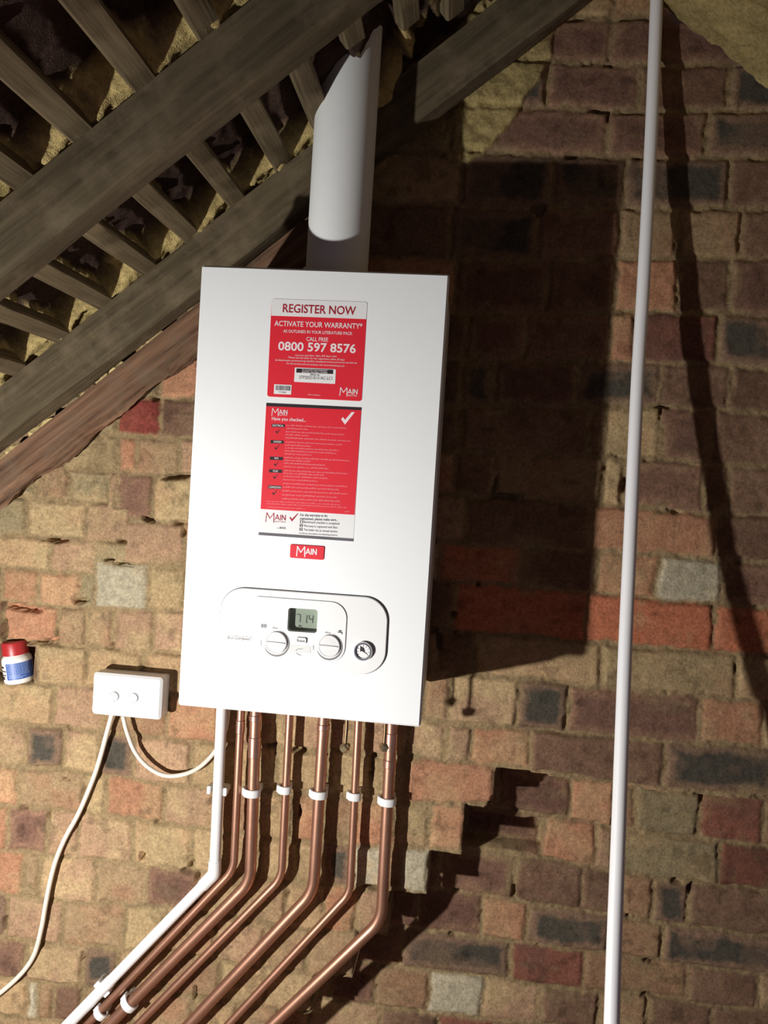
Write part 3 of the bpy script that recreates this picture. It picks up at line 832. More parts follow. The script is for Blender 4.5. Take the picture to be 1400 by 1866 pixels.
for x, y in ((532, 1364), (528, 1406), (525, 1449)):
    add_flat(bm, [S2(x, y), S2(x + 34, y + 2), S2(x + 33, y + 34), S2(x - 1, y + 32)], yt)
add_text(bm, 'Benchmark checklist is completed', S2(573, 1395), S2(970, 1415), 25 * k2, yt)
add_text(bm, 'Warranty is registered with Baxi', S2(572, 1438), S2(947, 1458), 25 * k2, yt)
add_text(bm, 'The boiler has an annual service', S2(571, 1481), S2(947, 1502), 25 * k2, yt)
add_text(bm, 'For full terms and conditions, visit mainheating.co.uk/terms', S2(522, 1515), S2(945, 1539), 15 * k2, yt, bold=0.006)
add_text(bm, 'from', S2(272, 1457), S2(300, 1459), 12 * k2, yt)
add_text(bm, 'BAXI', S2(305, 1459), S2(368, 1463), 22 * k2, yt, bold=0.02)
obj('grey_lettering', bm, INKG, check, 'grey lettering and bar on the white foot')
bm = bmesh.new()
main_logo(bm, lmap(S2(155, 1280), S2(375, 1292), S2(148, 1386)), YF - 0.0007, 0.0011, 0, 0)
add_text(bm, 'HEATING', S2(240, 1386), S2(370, 1393), 16 * k2, YF - 0.0007, spacing=1.3)
add_flat(bm, [S2(413, 1338), S2(424, 1326), S2(440, 1350), S2(505, 1287), S2(513, 1292), S2(442, 1380)], YF - 0.0007)
obj('crimson_logo', bm, INKR, check, 'crimson logo and tick on the white foot')
bm = bmesh.new(); yt = YF - 0.0009
main_logo(bm, lmap(S2(222, 115), S2(395, 124), S2(218, 200)), yt, 0.0010, 0, 0)
add_text(bm, 'HEATING', S2(292, 196), S2(388, 202), 13 * k2, yt)
obj('logo', bm, INKW, check, 'white logo at the top'); bm = bmesh.new()
add_text(bm, 'Have you checked...', S2(218, 248), S2(598, 266), 36 * k2, yt, bold=0.01)
obj('heading', bm, INKW, check, 'white Have you checked lettering'); bm = bmesh.new()
add_flat(bm, [S2(990, 238), S2(1012, 214), S2(1034, 246), S2(1108, 158), S2(1143, 160), S2(1034, 298)], yt)
obj('tick', bm, INKW, check, 'large white tick'); bm = bmesh.new()
for x, y, s, w_ in ((226, 316, 'ELECTRICAL', 122), (238, 499, 'SYSTEM', 84), (246, 681, 'GAS', 44), (232, 824, 'FLUE', 52), (186, 1004, 'COMPLETION', 132)):
    add_text(bm, s, S2(x, y), S2(x + w_, y + w_ * .05), 20 * k2, yt, bold=0.012); obj('tag_lettering', bm, INKW, check, 'white ' + s + ' lettering on a black tag'); bm = bmesh.new()
for (x, y), s in zip(((542, 1391), (538, 1433), (535, 1475)), '123'):
    add_text(bm, s, S2(x, y), S2(x + 14, y + 1), 22 * k2, yt, bold=0.02)
obj('list_numbers', bm, INKW, check, 'white numbers in the grey squares')
# rows of print too small to read: pale strokes of word length
bm = bmesh.new(); rb = random.Random(9)
rowsp = [(380, 300, 1045, 1.0), (378, 335, 620, 1), (375, 372, 1030, 1), (373, 404, 620, 1), (370, 440, 1105, 1), (368, 486, 1000, 1), (366, 520, 660, 1),
         (364, 552, 960, 1), (362, 585, 935, 1), (360, 618, 660, 1), (358, 660, 1090, 1), (355, 690, 640, 1), (352, 723, 805, 1), (350, 760, 860, 1),
         (350, 805, 1060, 1), (348, 835, 800, 1), (346, 868, 835, 1), (344, 905, 735, 1), (342, 948, 1060, 1), (340, 988, 965, 1), (338, 1030, 1065, 1),
         (336, 1075, 945, 1), (335, 1118, 975, 1), (160, 1145, 980, .7), (158, 1172, 1060, .7), (170, 1210, 590, .7), (1030, 1262, 1085, .8)]
for x0, y0, x1, g in rowsp:
    x = x0
    while x < x1:
        w_ = min(rb.uniform(16, 58), x1 - x)
        dy = (x - x0) * 0.05
        for k in range(int(w_ / 9) + 1):
            xx = x + k * 9; hh = rb.choice((9, 11, 15)) * g
            add_flat(bm, [S2(xx, y0 + dy - hh + 12), S2(xx + 6.5, y0 + dy - hh + 12), S2(xx + 6, y0 + dy + 12), S2(xx - .5, y0 + dy + 12)], YF - 0.0008)
        x += w_ + 10
obj('small_print', bm, PINK, check, 'rows of pale pink small print')

# --- badge
bq = [S2(425, 1630), S2(808, 1655), S2(797, 1808), S2(418, 1782)]
bm = bmesh.new(); add_plate(bm, round_poly(bq, 0.0025, 4), YF, YF - 0.0016, 0.0006)
badge = obj('badge', bm, RED, boiler, 'small red badge with white logo')
bm = bmesh.new(); main_logo(bm, lmap(S2(500, 1655), S2(722, 1670), S2(495, 1765)), YF - 0.0018, 0.0017, 0, 0)
obj('logo', bm, INKW, badge)

# --- control panel
YC = YF - 0.004; YI = YC - 0.0018
def CP(x, y, yy=YC): return bp_(390 + x / 4.242, 1060 + y / 4.242, yy)
k3 = 1 / 4.242 / 1.16 * 0.001
def shr(poly, d):
    c = Vector((sum(p[0] for p in poly) / len(poly), sum(p[1] for p in poly) / len(poly)))
    return [tuple(Vector(p) + (c - Vector(p)).normalized() * d) for p in poly]
bm = bmesh.new()
outer = round_poly([CP(60, 36), CP(1352, 130), CP(1320, 732), CP(27, 605)], 0.038, 14)
add_plate(bm, outer, YF + 0.001, YC, 0.0012, [lcd_hole])
control = obj('control_panel', bm, WHITEP, boiler, 'raised white control panel with rounded ends')
bm = bmesh.new()
add_plate(bm, [tuple(v) for v in shr(outer, -0.0014)], YF + 0.0002, YF - 0.0003, 0, [shr(outer, 0.002)])  # flat grey ring: shade of the panel gap put in as colour
obj('seam_shade', bm, INKG, control, 'thin ring around the control panel, grey painted in for the shade of its gap')
bm = bmesh.new()
inner = round_poly([CP(300, 108), CP(1036, 162), CP(1010, 628), CP(300, 600)], [0.01, 0.026, 0.026, 0.01], 10)
add_plate(bm, inner, YC + 0.0005, YI, 0.0008, [lcd_hole])
obj('inner_panel', bm, WHITEP, control)
bm = bmesh.new(); lp = round_poly([CP(570, 195), CP(810, 210), CP(800, 405), CP(562, 387)], 0.0045, 5)
add_flat(bm, lp, YF + 0.0062)
obj('display', bm, mat_plain('lcd_glass', rgb(132, 142, 126), 0.3, vary=0.02), control, 'grey-green liquid crystal display')
YD = YF + 0.0058
def CD(x, y): return CP(x, y, YD)
# seven segment digits
SEG = {'7': 'abc', '1': 'bc', '4': 'fgbc'}
def digit(bm, ch, f):
    sg = {'a': ((0, 1), (1, 1)), 'b': ((1, 1), (1, .5)), 'c': ((1, .5), (1, 0)), 'd': ((0, 0), (1, 0)), 'e': ((0, .5), (0, 0)), 'f': ((0, 1), (0, .5)), 'g': ((0, .5), (1, .5))}
    for s in SEG[ch]:
        a, b = sg[s]; a, b = Vector(a), Vector(b); d = (b - a) * 0.08
        add_strokes(bm, [[f(*(a + d)), f(*(b - d))]], 0.0013, YD)
bm = bmesh.new()
digit(bm, '7', lmap(CD(640, 252), CD(668, 254), CD(638, 312)))
digit(bm, '1', lmap(CD(690, 256), CD(720, 258), CD(684, 316)))
digit(bm, '4', lmap(CD(738, 259), CD(768, 261), CD(732, 318)))
add_flat(bm, [CD(718, 314), CD(723, 314), CD(722, 320), CD(717, 320)], YD)
add_strokes(bm, [[CD(654, 352), CD(656, 345), CD(670, 346), CD(680, 350), CD(680, 356)], [CD(662, 346), CD(663, 337)], [CD(656, 337), CD(671, 338)]], 0.0009, YD)
obj('display_digits', bm, mat_plain('lcd_ink', rgb(40, 46, 40), 0.5), control, 'dark digits reading 71.4 and a tap symbol')

FACE = Matrix.Rotation(math.pi / 2, 4, 'X')     # local z turned to face -Y
def facing(px, py, y):
    q = at(px, py, y); return Matrix.Translation(q) @ FACE
def knob(cx, cy):
    px, py = 390 + cx / 4.242, 1060 + cy / 4.242; r = 92 * k3
    bm = bmesh.new(); mx = facing(px, py, YI)
    add_lathe(bm, [(r * .95, 0.0), (r * .95, 0.0015), (r * .91, 0.003), (r * .85, 0.0034), (r * .80, 0.0028), (0, 0.0036)], mx, 48)
    # finger grip across the knob, tapering like a pointer
    g = [(-.84, -.02), (-.80, .10), (-.2, .13), (.78, .05), (.78, -.05), (-.2, -.13), (-.80, -.10)]
    a = [bm.verts.new(mx @ Vector((x * r, y * r, 0.0028))) for x, y in g]
    b = [bm.verts.new(mx @ Vector((x * r * .97, y * r * .45, 0.0050))) for x, y in g]
    for k in range(len(g)): bm.faces.new((a[k], a[(k + 1) % len(g)], b[(k + 1) % len(g)], b[k]))
    bm.faces.new(b)
    obj('knob', bm, mat_plain('knob_plastic', rgb(226, 224, 222), 0.3, vary=0.01), control)
    bm = bmesh.new(); n = 40
    for k in range(n):
        qs = []
        for j in (k, k + 1):
            t = j / n; w = math.radians(205 + 235 * t); wd = r * (0.02 + 0.2 * math.sin(math.pi * min(1, t * 1.0)) ** 0.8 * (1 - 0.55 * t))
            qs.append((Vector((math.cos(w), math.sin(w))) * r * 1.04, Vector((math.cos(w), math.sin(w))) * (r * 1.04 + wd)))
        c = CP(cx, cy, YI)
        add_flat(bm, [c + qs[0][0], c + qs[0][1], c + qs[1][1], c + qs[1][0]], YI - 0.0002)
    obj('dial_scale', bm, GREYP, control, 'grey crescent scale around the lower side of a knob')
knob(481, 470); knob(889, 497)
bm = bmesh.new(); add_plate(bm, round_poly([CP(633, 427, YI), CP(718, 433, YI), CP(714, 480, YI), CP(629, 474, YI)], 0.003, 5), YI + .0005, YI - 0.0028, 0.0006)
obj('reset_button', bm, WHITEP, control)
bm = bmesh.new(); add_flat(bm, [CP(592, 487), CP(748, 497), CP(751, 552), CP(586, 539)], YI - 0.0003)
obj('seal_label', bm, mat_plain('clear_label', rgb(214, 214, 210), 0.3), control, 'small greyish trapezoid label under the reset button')
bm = bmesh.new(); yt = YI - 0.0003
for t_, a_, b_, h_ in (('Min', (458, 362), (495, 364), 14), ('Min', (864, 398), (903, 401), 14), ('Max', (360, 455), (366, 492), 11), ('Max', (764, 490), (768, 528), 11)):
    add_text(bm, t_, CP(*a_), CP(*b_), h_ * k3, yt, spacing=1.1); obj('dial_lettering', bm, INKK, control); bm = bmesh.new()
for x in (372, 383, 394, 405): add_strokes(bm, [[CP(x, 326 + (x - 372) * .05), CP(x - 1, 352 + (x - 372) * .05)]], 0.0011, yt)
obj('radiator_symbol', bm, INKK, control); bm = bmesh.new()
add_strokes(bm, [[CP(960, 388), CP(990, 390), CP(992, 403)], [CP(976, 388), CP(977, 377)], [CP(966, 376), CP(989, 378)]], 0.0013, yt)
obj('tap_symbol', bm, INKK, control); bm = bmesh.new()
add_strokes(bm, [[CP(636, 535), CP(645, 520), CP(690, 516)], [CP(640, 548), CP(655, 562), CP(676, 568)]], 0.0006, yt - .0001)
obj('pen_mark', bm, INKG, control); bm = bmesh.new()
add_text(bm, 'Reset', CP(645, 462, YI), CP(706, 466, YI), 22 * k3, YI - 0.0031)
obj('reset_lettering', bm, INKK, control)
bm = bmesh.new(); add_text(bm, 'Eco Compact', CP(105, 440), CP(282, 452), 22 * k3, YC - 0.0012, shear=0.25)
obj('model_lettering', bm, INKK, control, 'grey italic Eco Compact lettering')
bm = bmesh.new(); add_plate(bm, round_poly([CP(84, 412), CP(300, 424), CP(298, 472), CP(81, 462)], 0.006, 6), YC + .0005, YC - 0.0009, 0.0006)
obj('name_pad', bm, WHITEP, control)
bm = bmesh.new(); mx = facing(390 + 1155 / 4.242, 1060 + 535 / 4.242, YC); r = 73 * k3
add_lathe(bm, [(r, 0), (r, 0.004), (r * .92, 0.006), (r * .8, 0.006), (r * .74, 0.003), (r * .0, 0.003)], mx, 40)
obj('pressure_gauge', bm, CHROME, control, 'round chrome-rimmed pressure gauge')
bm = bmesh.new(); c = CP(1155, 535, YC)
add_flat(bm, [c + Vector((math.cos(2 * math.pi * k / 32), math.sin(2 * math.pi * k / 32))) * r * .72 for k in range(32)], YC - 0.0034)
obj('gauge_face', bm, PAPER, control)
bm = bmesh.new()
for k in range(9):
    w = math.radians(215 - 250 * k / 8); d = Vector((math.cos(w), math.sin(w)))
    add_strokes(bm, [[c + d * r * .52, c + d * r * .66]], 0.0008, YC - 0.0037)
w = math.radians(120); d = Vector((math.cos(w), math.sin(w))); n_ = Vector((-d.y, d.x))
add_flat(bm, [c - n_ * r * .2 - d * r * .1, c - n_ * r * .24 + d * r * .3, c + d * r * .62, c + n_ * r * .3 + d * r * .15], YC - 0.0038)
add_strokes(bm, [[c, c + Vector((.42, -.22)) * r]], 0.0012, YC - 0.0038)
obj('gauge_needle', bm, INKK, control, 'black gauge needle and scale marks')
# pipe stubs plate under the case
bm = bmesh.new(); add_box(bm, (0.012, -0.25, 1.0985), (0.378, -0.02, 1.104), 0.001)
obj('base_plate', bm, GREYP, boiler)

# ------------------------------------------------------------------ flue
flue = empty('flue_pipe', (FLUE.x, FLUE.y, 1.797), 'thick white vertical flue pipe rising from the boiler through the roof', 'flue')
bm = bmesh.new(); add_lathe(bm, [(0.0525, 1.80), (0.0525, 2.42)], Matrix.Translation((FLUE.x, FLUE.y, 0)), 64)
obj('pipe', bm, FLUEW, flue)
bm = bmesh.new(); add_lathe(bm, [(0.062, 1.797), (0.062, 1.806), (0.058, 1.812), (0.058, 1.826), (0.0535, 1.828)], Matrix.Translation((FLUE.x, FLUE.y, 0)), 64)
obj('collar', bm, FLUEW, flue)

# ------------------------------------------------------------------ pole
pole = [(1199, -40, -0.016), (1197, 0, -0.02), (1187, 250, -0.042), (1174, 500, -0.072), (1162, 700, -0.10), (1148, 1000, -0.15), (1139, 1200, -0.19), (1128, 1500, -0.264), (1115, 1866, -0.372)]
pp = [at(*q) for q in pole]
d = pp[-1] - pp[-2]
z = pp[-1]; extra = z + d * ((0.02 - z.z) / d.z) + Vector((0, -0.10, 0)); extra.z = 0.001
bm = bmesh.new(); add_tube(bm, spline(pp + [(z + extra) / 2 + Vector((0, 0.02, 0)), extra], 8), 0.0112, 24)
tag(obj('white_pole', bm, mat_plain('pole_plastic', rgb(240, 238, 238), 0.4, vary=0.02)), 'tall thin pale plastic pipe leaning out from the roof apex at the right', 'pole')

# ------------------------------------------------------------------ copper pipes and white condensate pipe
YP = -0.05
def pth(pts, y=YP): return [at(px, py, y) for px, py in pts]
def ext(p, q, d):
    return q + (q - p).normalized() * d
def sleeve(bm, path_pt, direc, length, r):
    direc = direc.normalized(); a = path_pt - direc * length / 2
    prof = [(0.0, r * .9), (0.0012, r), (length - .0012, r), (length, r * .9)]
    add_tube(bm, [a + direc * t for t, _ in prof], [q for _, q in prof], 24)
PIPES = [
    # name label, radius, top px, bend px, lower px, bend radius, couplings (y px, length)
    ('leftmost copper pipe, right beside the white plastic pipe', 0.0075, (439, 1290), (426, 1585), (182, 1843), 0.06, [(1372, 0.026)], -0.028),
    ('second copper pipe from the left, thick, under the boiler', 0.011, (465, 1290), (456, 1607), (196, 1870), 0.07, [(1322, .03), (1358, 0.012), (1402, .04)], -0.031),
    ('third copper pipe from the left, thin, under the boiler', 0.0075, (528, 1295), (513, 1600), (248, 1870), 0.06, [(1330, .034)], -0.026),
    ('fourth copper pipe from the left, thick, under the boiler', 0.011, (591, 1300), (571, 1625), (343, 1868), 0.08, [(1340, 0.036), (1373, .012)], -0.031),
    ('fifth copper pipe from the left, thin, under the boiler', 0.0075, (653, 1305), (638, 1627), (415, 1868), 0.055, [(1350, .03)], -0.026),
    ('rightmost copper pipe, thick, crossing the dark corbel shadow', 0.011, (714, 1310), (695, 1677), (495, 1868), 0.075, [(1362, .02), (1398, 0.034), (1432, .016)], -0.031)]
CLIPS = []
for lab, r, top, bend, low, br, coup, y in PIPES:
    a, b, c = at(*top, y), at(*bend, y), at(*low, y)
    a.z = max(a.z, 1.1)                      # runs up into the boiler's base
    c = ext(b, c, 0.35)
    root = empty('copper_pipe', (a.x, y, 1.0), lab, 'pipe', 'copper pipes under the boiler')
    bm = bmesh.new(); add_tube(bm, fillet([a, b, c], br, 14), r, 24)
    obj('pipe', bm, COPPER, root)
    for py, ln in coup:
        t = (py - top[1]) / (bend[1] - top[1]); q = a.lerp(b, t)
        bm = bmesh.new(); sleeve(bm, q, b - a, ln, r * 1.10 + 0.0003)
        obj('coupling', bm, SOLDER, root)

y = -0.028
a, b, c = at(404, 1286, y), at(391, 1592, y), at(125, 1866, y)
a.z = max(a.z, 1.1); c2 = ext(b, c, 0.3)
cond = empty('white_waste_pipe', (a.x, y, 1.0), 'white plastic pipe left of the copper pipes, bending down to the left', 'pipe')
bm = bmesh.new(); add_tube(bm, fillet([a, b, c2], 0.012, 8), 0.0105, 24); obj('pipe', bm, WHITEP, cond)
bm = bmesh.new()
u1 = (a - b).normalized(); u2 = (c - b).normalized()
pe = fillet([b + u1 * 0.026, b, b + u2 * 0.034], 0.014, 8)
add_tube(bm, pe, [0.0121] + [0.0126] * (len(pe) - 2) + [0.0121], 24); obj('elbow', bm, WHITEP, cond)
q = b.lerp(c, 0.86); bm = bmesh.new(); sleeve(bm, q, u2, 0.14, 0.0114); obj('coupling', bm, WHITEP, cond)

# ------------------------------------------------------------------ clips
def clip(px, py, r, y, label, axis=None, back=True, name='pipe_clip', group='white clips along the copper pipes'):
    """hinged plastic clip: a ring around the pipe on a foot against the wall"""
    q = at(px, py, y); ax = (axis or Vector((0.02, 0, 1))).normalized()
    side = ax.cross(Vector((0, 1, 0))).normalized()
    root = empty(name, (q.x, 0, q.z), label, 'clip', group)
    hz = 0.0075
    bm = bmesh.new(); n = 28; ro, ri = r + 0.0042, r + 0.0003
    rings = []
    for dz, rr in ((-hz, ri), (-hz, ro - .001), (-hz + .001, ro), (hz - .001, ro), (hz, ro - .001), (hz, ri)):
        rings.append([bm.verts.new(q + ax * dz + (side * math.cos(2 * math.pi * k / n) * 1.12 + Vector((0, math.sin(2 * math.pi * k / n), 0))) * rr) for k in range(n)])
    for s in range(len(rings)):
        A, B = rings[s], rings[(s + 1) % len(rings)]
        for k in range(n): bm.faces.new((A[k], A[(k + 1) % n], B[(k + 1) % n], B[k]))
    obj('ring', bm, WHITEP, root)
    bm = bmesh.new()
    def bx(s0, s1, y0, y1, z0, z1):
        vs = [bm.verts.new(Vector((q.x, 0, q.z)) + side * s + Vector((0, yy, 0)) + ax * zz) for s in (s0, s1) for yy in (y0, y1) for zz in (z0, z1)]
        for f in ((0, 1, 3, 2), (4, 6, 7, 5), (0, 4, 5, 1), (2, 3, 7, 6), (0, 2, 6, 4), (1, 5, 7, 3)): bm.faces.new([vs[i] for i in f])
    bx(-r - .002, r + .002, y + r, 0.006, -hz * .9, hz * .9)
    bx(r + .001, r + .0075, y - 0.003, y + 0.010, -hz * .9, hz * .9)
    bmesh.ops.bevel(bm, geom=bm.edges[:], offset=0.0008, segments=1, affect='EDGES')
    obj('foot', bm, WHITEP, root)
    return root
for (px, py, r, y, lab) in ((459, 1443, .0112, -.031, 'second copper pipe from the left'), (519, 1438, .0077, -.026, 'third copper pipe from the left'),
                            (581, 1446, .0112, -.031, 'fourth copper pipe from the left'), (646, 1450, .0077, -.026, 'fifth copper pipe from the left'),
                            (706, 1459, .0112, -.031, 'rightmost copper pipe')):
    clip(px, py, r, y, 'white plastic clip around the vertical run of the ' + lab)
dg = at(250, 1808, -.031) - at(228, 1830, -.031)
clip(236, 1828, .0112, -.031, 'white plastic clip around the slanting run of the second copper pipe', dg)
clip(184, 1846, .0077, -.028, 'white plastic clip around the slanting run of the leftmost copper pipe', dg)

# open two-jawed clip behind the white pipe
def open_clip(px, py, y, r, label, axis, s_scale=1.0):
    q = at(px, py, y); ax = axis.normalized(); side = ax.cross(Vector((0, 1, 0))).normalized()
    root = empty('jaw_clip', (q.x, 0, q.z), label, 'clip', 'open clips of the white waste pipe')
    bm = bmesh.new()
    def bx(bm, s0, s1, y0, y1, z0, z1):
        vs = [bm.verts.new(Vector((q.x, 0, q.z)) + side * s + Vector((0, yy, 0)) + ax * zz) for s in (s0, s1) for yy in (y0, y1) for zz in (z0, z1)]
        for f in ((0, 1, 3, 2), (4, 6, 7, 5), (0, 4, 5, 1), (2, 3, 7, 6), (0, 2, 6, 4), (1, 5, 7, 3)): bm.faces.new([vs[i] for i in f])
    bx(bm, -r - .008, r + .008, y + r + .001, 0.006, -.005, .005)
    obj('base', bm, WHITEP, root)
    for s in (-1, 1):
        bm = bmesh.new(); a, b = s * (r + .0025), s * (r + .009)
        bx(bm, min(a, b), max(a, b), y - .004, y + r + .004, -.0085, .007)
        bmesh.ops.bevel(bm, geom=bm.edges[:], offset=0.001, segments=2, affect='EDGES')
        obj('jaw', bm, WHITEP, root)
open_clip(396, 1440, -.028, .0105, 'white open clip gripping the upright white waste pipe below the boiler', Vector((.02, 0, 1)))
open_clip(187, 1801, -.028, .0075, 'white open clip behind the slanting white waste pipe, bottom left', at(392, 1592, -.028) - at(125, 1866, -.028))

# ------------------------------------------------------------------ two small capped outlets under the boiler
def outlet(top, nut, label, tilt, y):
    a, n = at(*top, y), at(*nut, y); a.z = 1.1
    root = empty('drain_outlet', (a.x, y, 1.0), label, 'outlet', 'capped drain outlets under the boiler')
    bm = bmesh.new(); add_tube(bm, spline([a, a.lerp(n, .5) + Vector((0.001, 0, 0)), n], 6), 0.0028, 12)
    obj('tube', bm, mat_plain('dark_tube', rgb(120, 96, 68), 0.35, metal=0.7), root)
    bm = bmesh.new(); mx = Matrix.Translation(n) @ tilt.to_4x4()
    add_lathe(bm, [(0.0065, -0.007), (0.0078, -0.006), (0.0078, 0.004), (0.0065, 0.0055), (0.004, 0.006), (0.004, 0.009), (0.0, 0.009)], mx, 6)
    obj('cap_nut', bm, BRASS, root)
outlet((632, 1305), (629, 1362), 'small brass cap nut hanging left of the fifth copper pipe', Matrix.Rotation(math.radians(50), 3, 'Y') @ Matrix.Rotation(math.radians(15), 3, 'X'), -0.205)
outlet((701, 1312), (700, 1362), 'small brass cap nut hanging left of the rightmost copper pipe', Matrix.Rotation(math.radians(80), 3, 'X') @ Matrix.Rotation(math.radians(20), 3, 'Y'), -0.168)

# ------------------------------------------------------------------ switch box and its cables
YB = -0.045
bxp = [at(171, 1224, YB), at(297, 1237, YB), at(291, 1312, YB), at(165, 1302, YB)]
x0 = (bxp[0].x + bxp[3].x) / 2; x1 = (bxp[1].x + bxp[2].x) / 2; z1 = (bxp[0].z + bxp[1].z) / 2; z0 = (bxp[2].z + bxp[3].z) / 2
box = empty('switch_box', ((x0 + x1) / 2, 0, z0), 'white plastic receiver box with two round buttons on the brick wall', 'switch')
bm = bmesh.new(); add_box(bm, (x0 + .002, -.026, z0 + .002), (x1 - .002, .002, z1 - .002), 0.003); obj('back_box', bm, WHITEP, box)
bm = bmesh.new(); add_plate(bm, round_poly([(x0, z0), (x1, z0), (x1, z1), (x0, z1)], 0.007, 6), -.020, YB, 0.0045); obj('cover', bm, WHITEP, box)
def BX(x, y): q = at(x / 3.5, 1120 + y / 3.5, YB); return Vector((q.x, q.z))
for cx, cy in ((730, 521), (853, 530)):
    c = BX(cx, cy); mx = Matrix.Translation((c.x, YB, c.y)) @ FACE
    bm = bmesh.new(); add_lathe(bm, [(0.0098, -0.001), (0.0098, 0.0012), (0.0091, 0.0016), (0.0087, 0.0004), (0.0086, 0.0004)], mx, 36); obj('button_rim', bm, PALEG, box)
    bm = bmesh.new(); add_lathe(bm, [(0.0082, -0.001), (0.0082, 0.0026), (0.0072, 0.0032), (0, 0.0032)], mx, 36); obj('button', bm, WHITEP, box)
bm = bmesh.new(); kb = 1 / 3.5 / 0.99 * 0.001
add_text(bm, 'SI', BX(965, 452), BX(990, 455), 18 * kb, YB - 0.0004, bold=0.02)
add_strokes(bm, [[BX(958, 432), BX(985, 434)], [BX(958, 443), BX(976, 445)]], 0.0006, YB - 0.0004)
obj('emblem', bm, PALEG, box); bm = bmesh.new()
add_text(bm, 'Danfoss', BX(608, 612), BX(672, 617), 11 * kb, YB - 0.0004)
obj('lettering', bm, PALEG, box, 'faint grey lettering')
bm = bmesh.new(); add_box(bm, (x0 - .003, -.012, z0 + .045), (x0 + .002, -.006, z0 + .052), 0.001); obj('side_screw', bm, PALEG, box)

CABLE = mat_plain('cable_sheath', rgb(226, 216, 200), 0.5, vary=0.03)
zb = lambda px, py, y: at(px, py, y)
bm = bmesh.new()
pts = [(206, 1296, -.022), (203, 1306, -.022), (197, 1328, -.018), (180, 1390, -.012), (165, 1432, -.010), (143, 1483, -.010), (120, 1525, -.010), (103, 1565, -.010), (92, 1605, -.011), (83, 1650, -.011), (76, 1690, -.011), (63, 1738, -.010), (40, 1773, -.010), (2, 1808, -.010), (-40, 1838, -.010), (-90, 1868, -.01)]
add_tube(bm, spline([zb(*q) for q in pts], 8), 0.0047, 14)
tag(obj('cable', bm, CABLE), 'white cable snaking down the wall from the switch box to the left', 'cable', 'cables of the switch box')
bm = bmesh.new()
pts = [(224, 1305, -.022), (226, 1312, -.022), (231, 1332, -.022), (245, 1368, -.022), (268, 1396, -.022), (300, 1413, -.022), (335, 1411, -.022), (365, 1397, -.015), (390, 1372, -.0075), (405, 1345, -.0085), (414, 1315, -.012)]
p3 = [zb(*q) for q in pts]; p3.append(Vector((p3[-1].x + .003, -.011, 1.1)))
add_tube(bm, spline(p3, 8), 0.0042, 14)
tag(obj('cable', bm, CABLE), 'white cable looping from the switch box behind the waste pipe to the boiler', 'cable', 'cables of the switch box')

# ------------------------------------------------------------------ bottle in the niche
q = at(36, 1243, 0.008)
bottle = empty('plastic_bottle', (q.x, q.y, q.z), 'small white plastic tub with red cap and blue label in a brick niche', 'bottle')
zn = at(64, 1249, 0).z
TILT = Matrix.Translation(Vector((q.x, q.y, zn + 0.004))) @ Matrix.Rotation(math.radians(-8.5), 4, 'Y') @ Matrix.Rotation(math.radians(4), 4, 'X')
R_ = 0.0285
BOT = mat_plain('bottle_plastic', rgb(236, 232, 224), 0.4, vary=0.01)
bm = bmesh.new(); add_lathe(bm, [(0, 0), (R_ * .88, 0), (R_ * .97, .002), (R_, .006), (R_, .045), (R_ * .97, .050), (R_ * .86, .054), (R_ * .80, .056), (R_ * .80, .070), (0, .070)], TILT, 48)
obj('body', bm, BOT, bottle)
bm = bmesh.new(); seg = 72; prof = [(1, .057), (1, .079), (.93, .083), (0, .083)]
rings = []
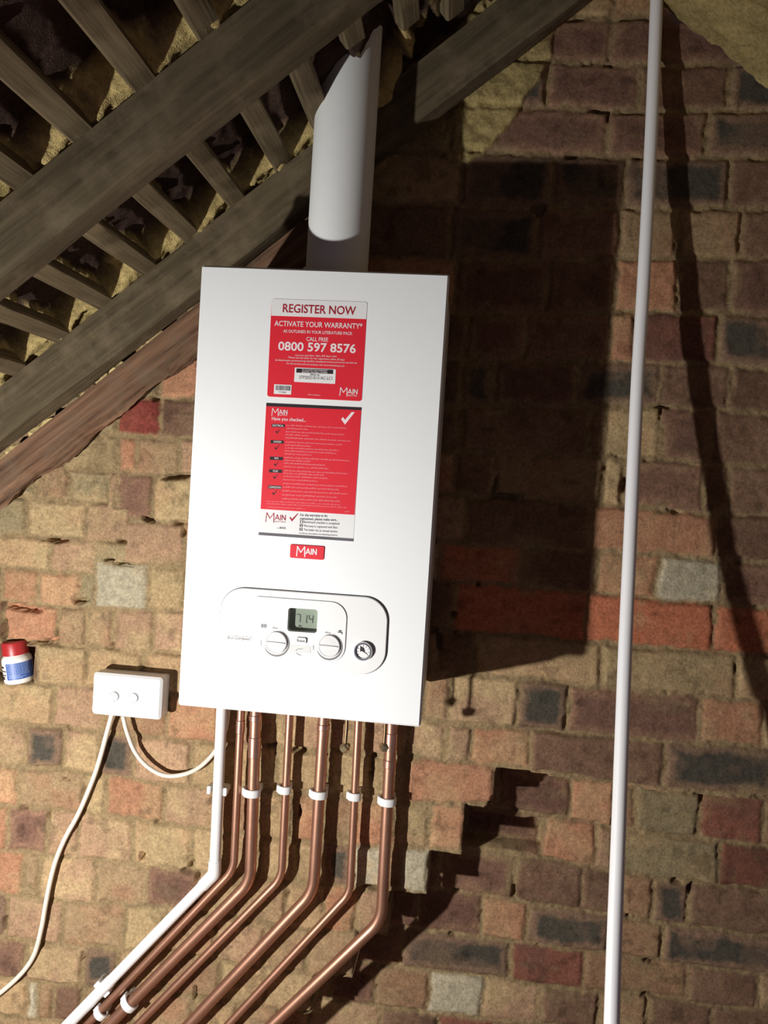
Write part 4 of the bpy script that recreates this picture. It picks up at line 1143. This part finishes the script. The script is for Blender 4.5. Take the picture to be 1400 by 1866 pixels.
for rr, zz in prof:
    rings.append([TILT @ Vector((math.cos(2 * math.pi * k / seg), math.sin(2 * math.pi * k / seg), 0)) * 0 if False else TILT @ Vector((R_ * .86 * rr * (1 + (.02 if k % 2 and zz < .08 else 0)) * math.cos(2 * math.pi * k / seg), R_ * .86 * rr * (1 + (.02 if k % 2 and zz < .08 else 0)) * math.sin(2 * math.pi * k / seg), zz)) for k in range(seg)])
vr = [[bm.verts.new(v) for v in r] for r in rings[:3]]
for A, B in zip(vr, vr[1:]):
    for k in range(seg): bm.faces.new((A[k], A[(k + 1) % seg], B[(k + 1) % seg], B[k]))
bm.faces.new(vr[2]); bm.faces.new(vr[0][::-1])
obj('screw_cap', bm, mat_plain('red_cap', rgb(168, 38, 40), 0.4, vary=0.04), bottle, 'red ribbed screw cap')
def on_bottle(ang, z, dr=0.0004):
    w = math.radians(ang); return TILT @ Vector(((R_ + dr) * math.cos(w), (R_ + dr) * math.sin(w), z))
def patch(bm, a0, a1, z0, z1, dr, n=14):
    A = [bm.verts.new(on_bottle(a0 + (a1 - a0) * k / n, z0, dr)) for k in range(n + 1)]; B = [bm.verts.new(on_bottle(a0 + (a1 - a0) * k / n, z1, dr)) for k in range(n + 1)]
    for k in range(n): bm.faces.new((A[k], A[k + 1], B[k + 1], B[k]))
bm = bmesh.new(); patch(bm, 253, 375, .010, .043, .0004)
lab = obj('label', bm, mat_plain('blue_print', rgb(58, 88, 158), 0.45), bottle, 'blue label wrapped around the front')
bm = bmesh.new(); rb = random.Random(2)
for i in range(9):
    zz = .0405 - i * .0024; aa = 258
    while aa < 340:
        w_ = rb.uniform(3, 9); patch(bm, aa, aa + w_, zz, zz + .0009, .0006, 2); aa += w_ + 2.5
for zz in (.0175, .0150, .0128): patch(bm, 260, 260 + rb.uniform(45, 80), zz, zz + .0010, .0006, 8)
patch(bm, 258, 345, .0195, .0200, .0006, 10)
obj('small_print', bm, mat_plain('pale_blue_print', rgb(150, 170, 210), 0.5), lab)
bm = bmesh.new()
for a0, a1, z0_, z1_ in ((205, 240, .0335, .0370), (200, 251, .0265, .0285), (200, 249, .0185, .0205), (200, 238, .010, .0165), (243, 250, .0105, .0108), (243, 250, .0125, .0128)):
    patch(bm, a0, a1, z0_, z1_, .0006, 8)
obj('black_bands', bm, INKK, bottle, 'dark lines of print on the white side')
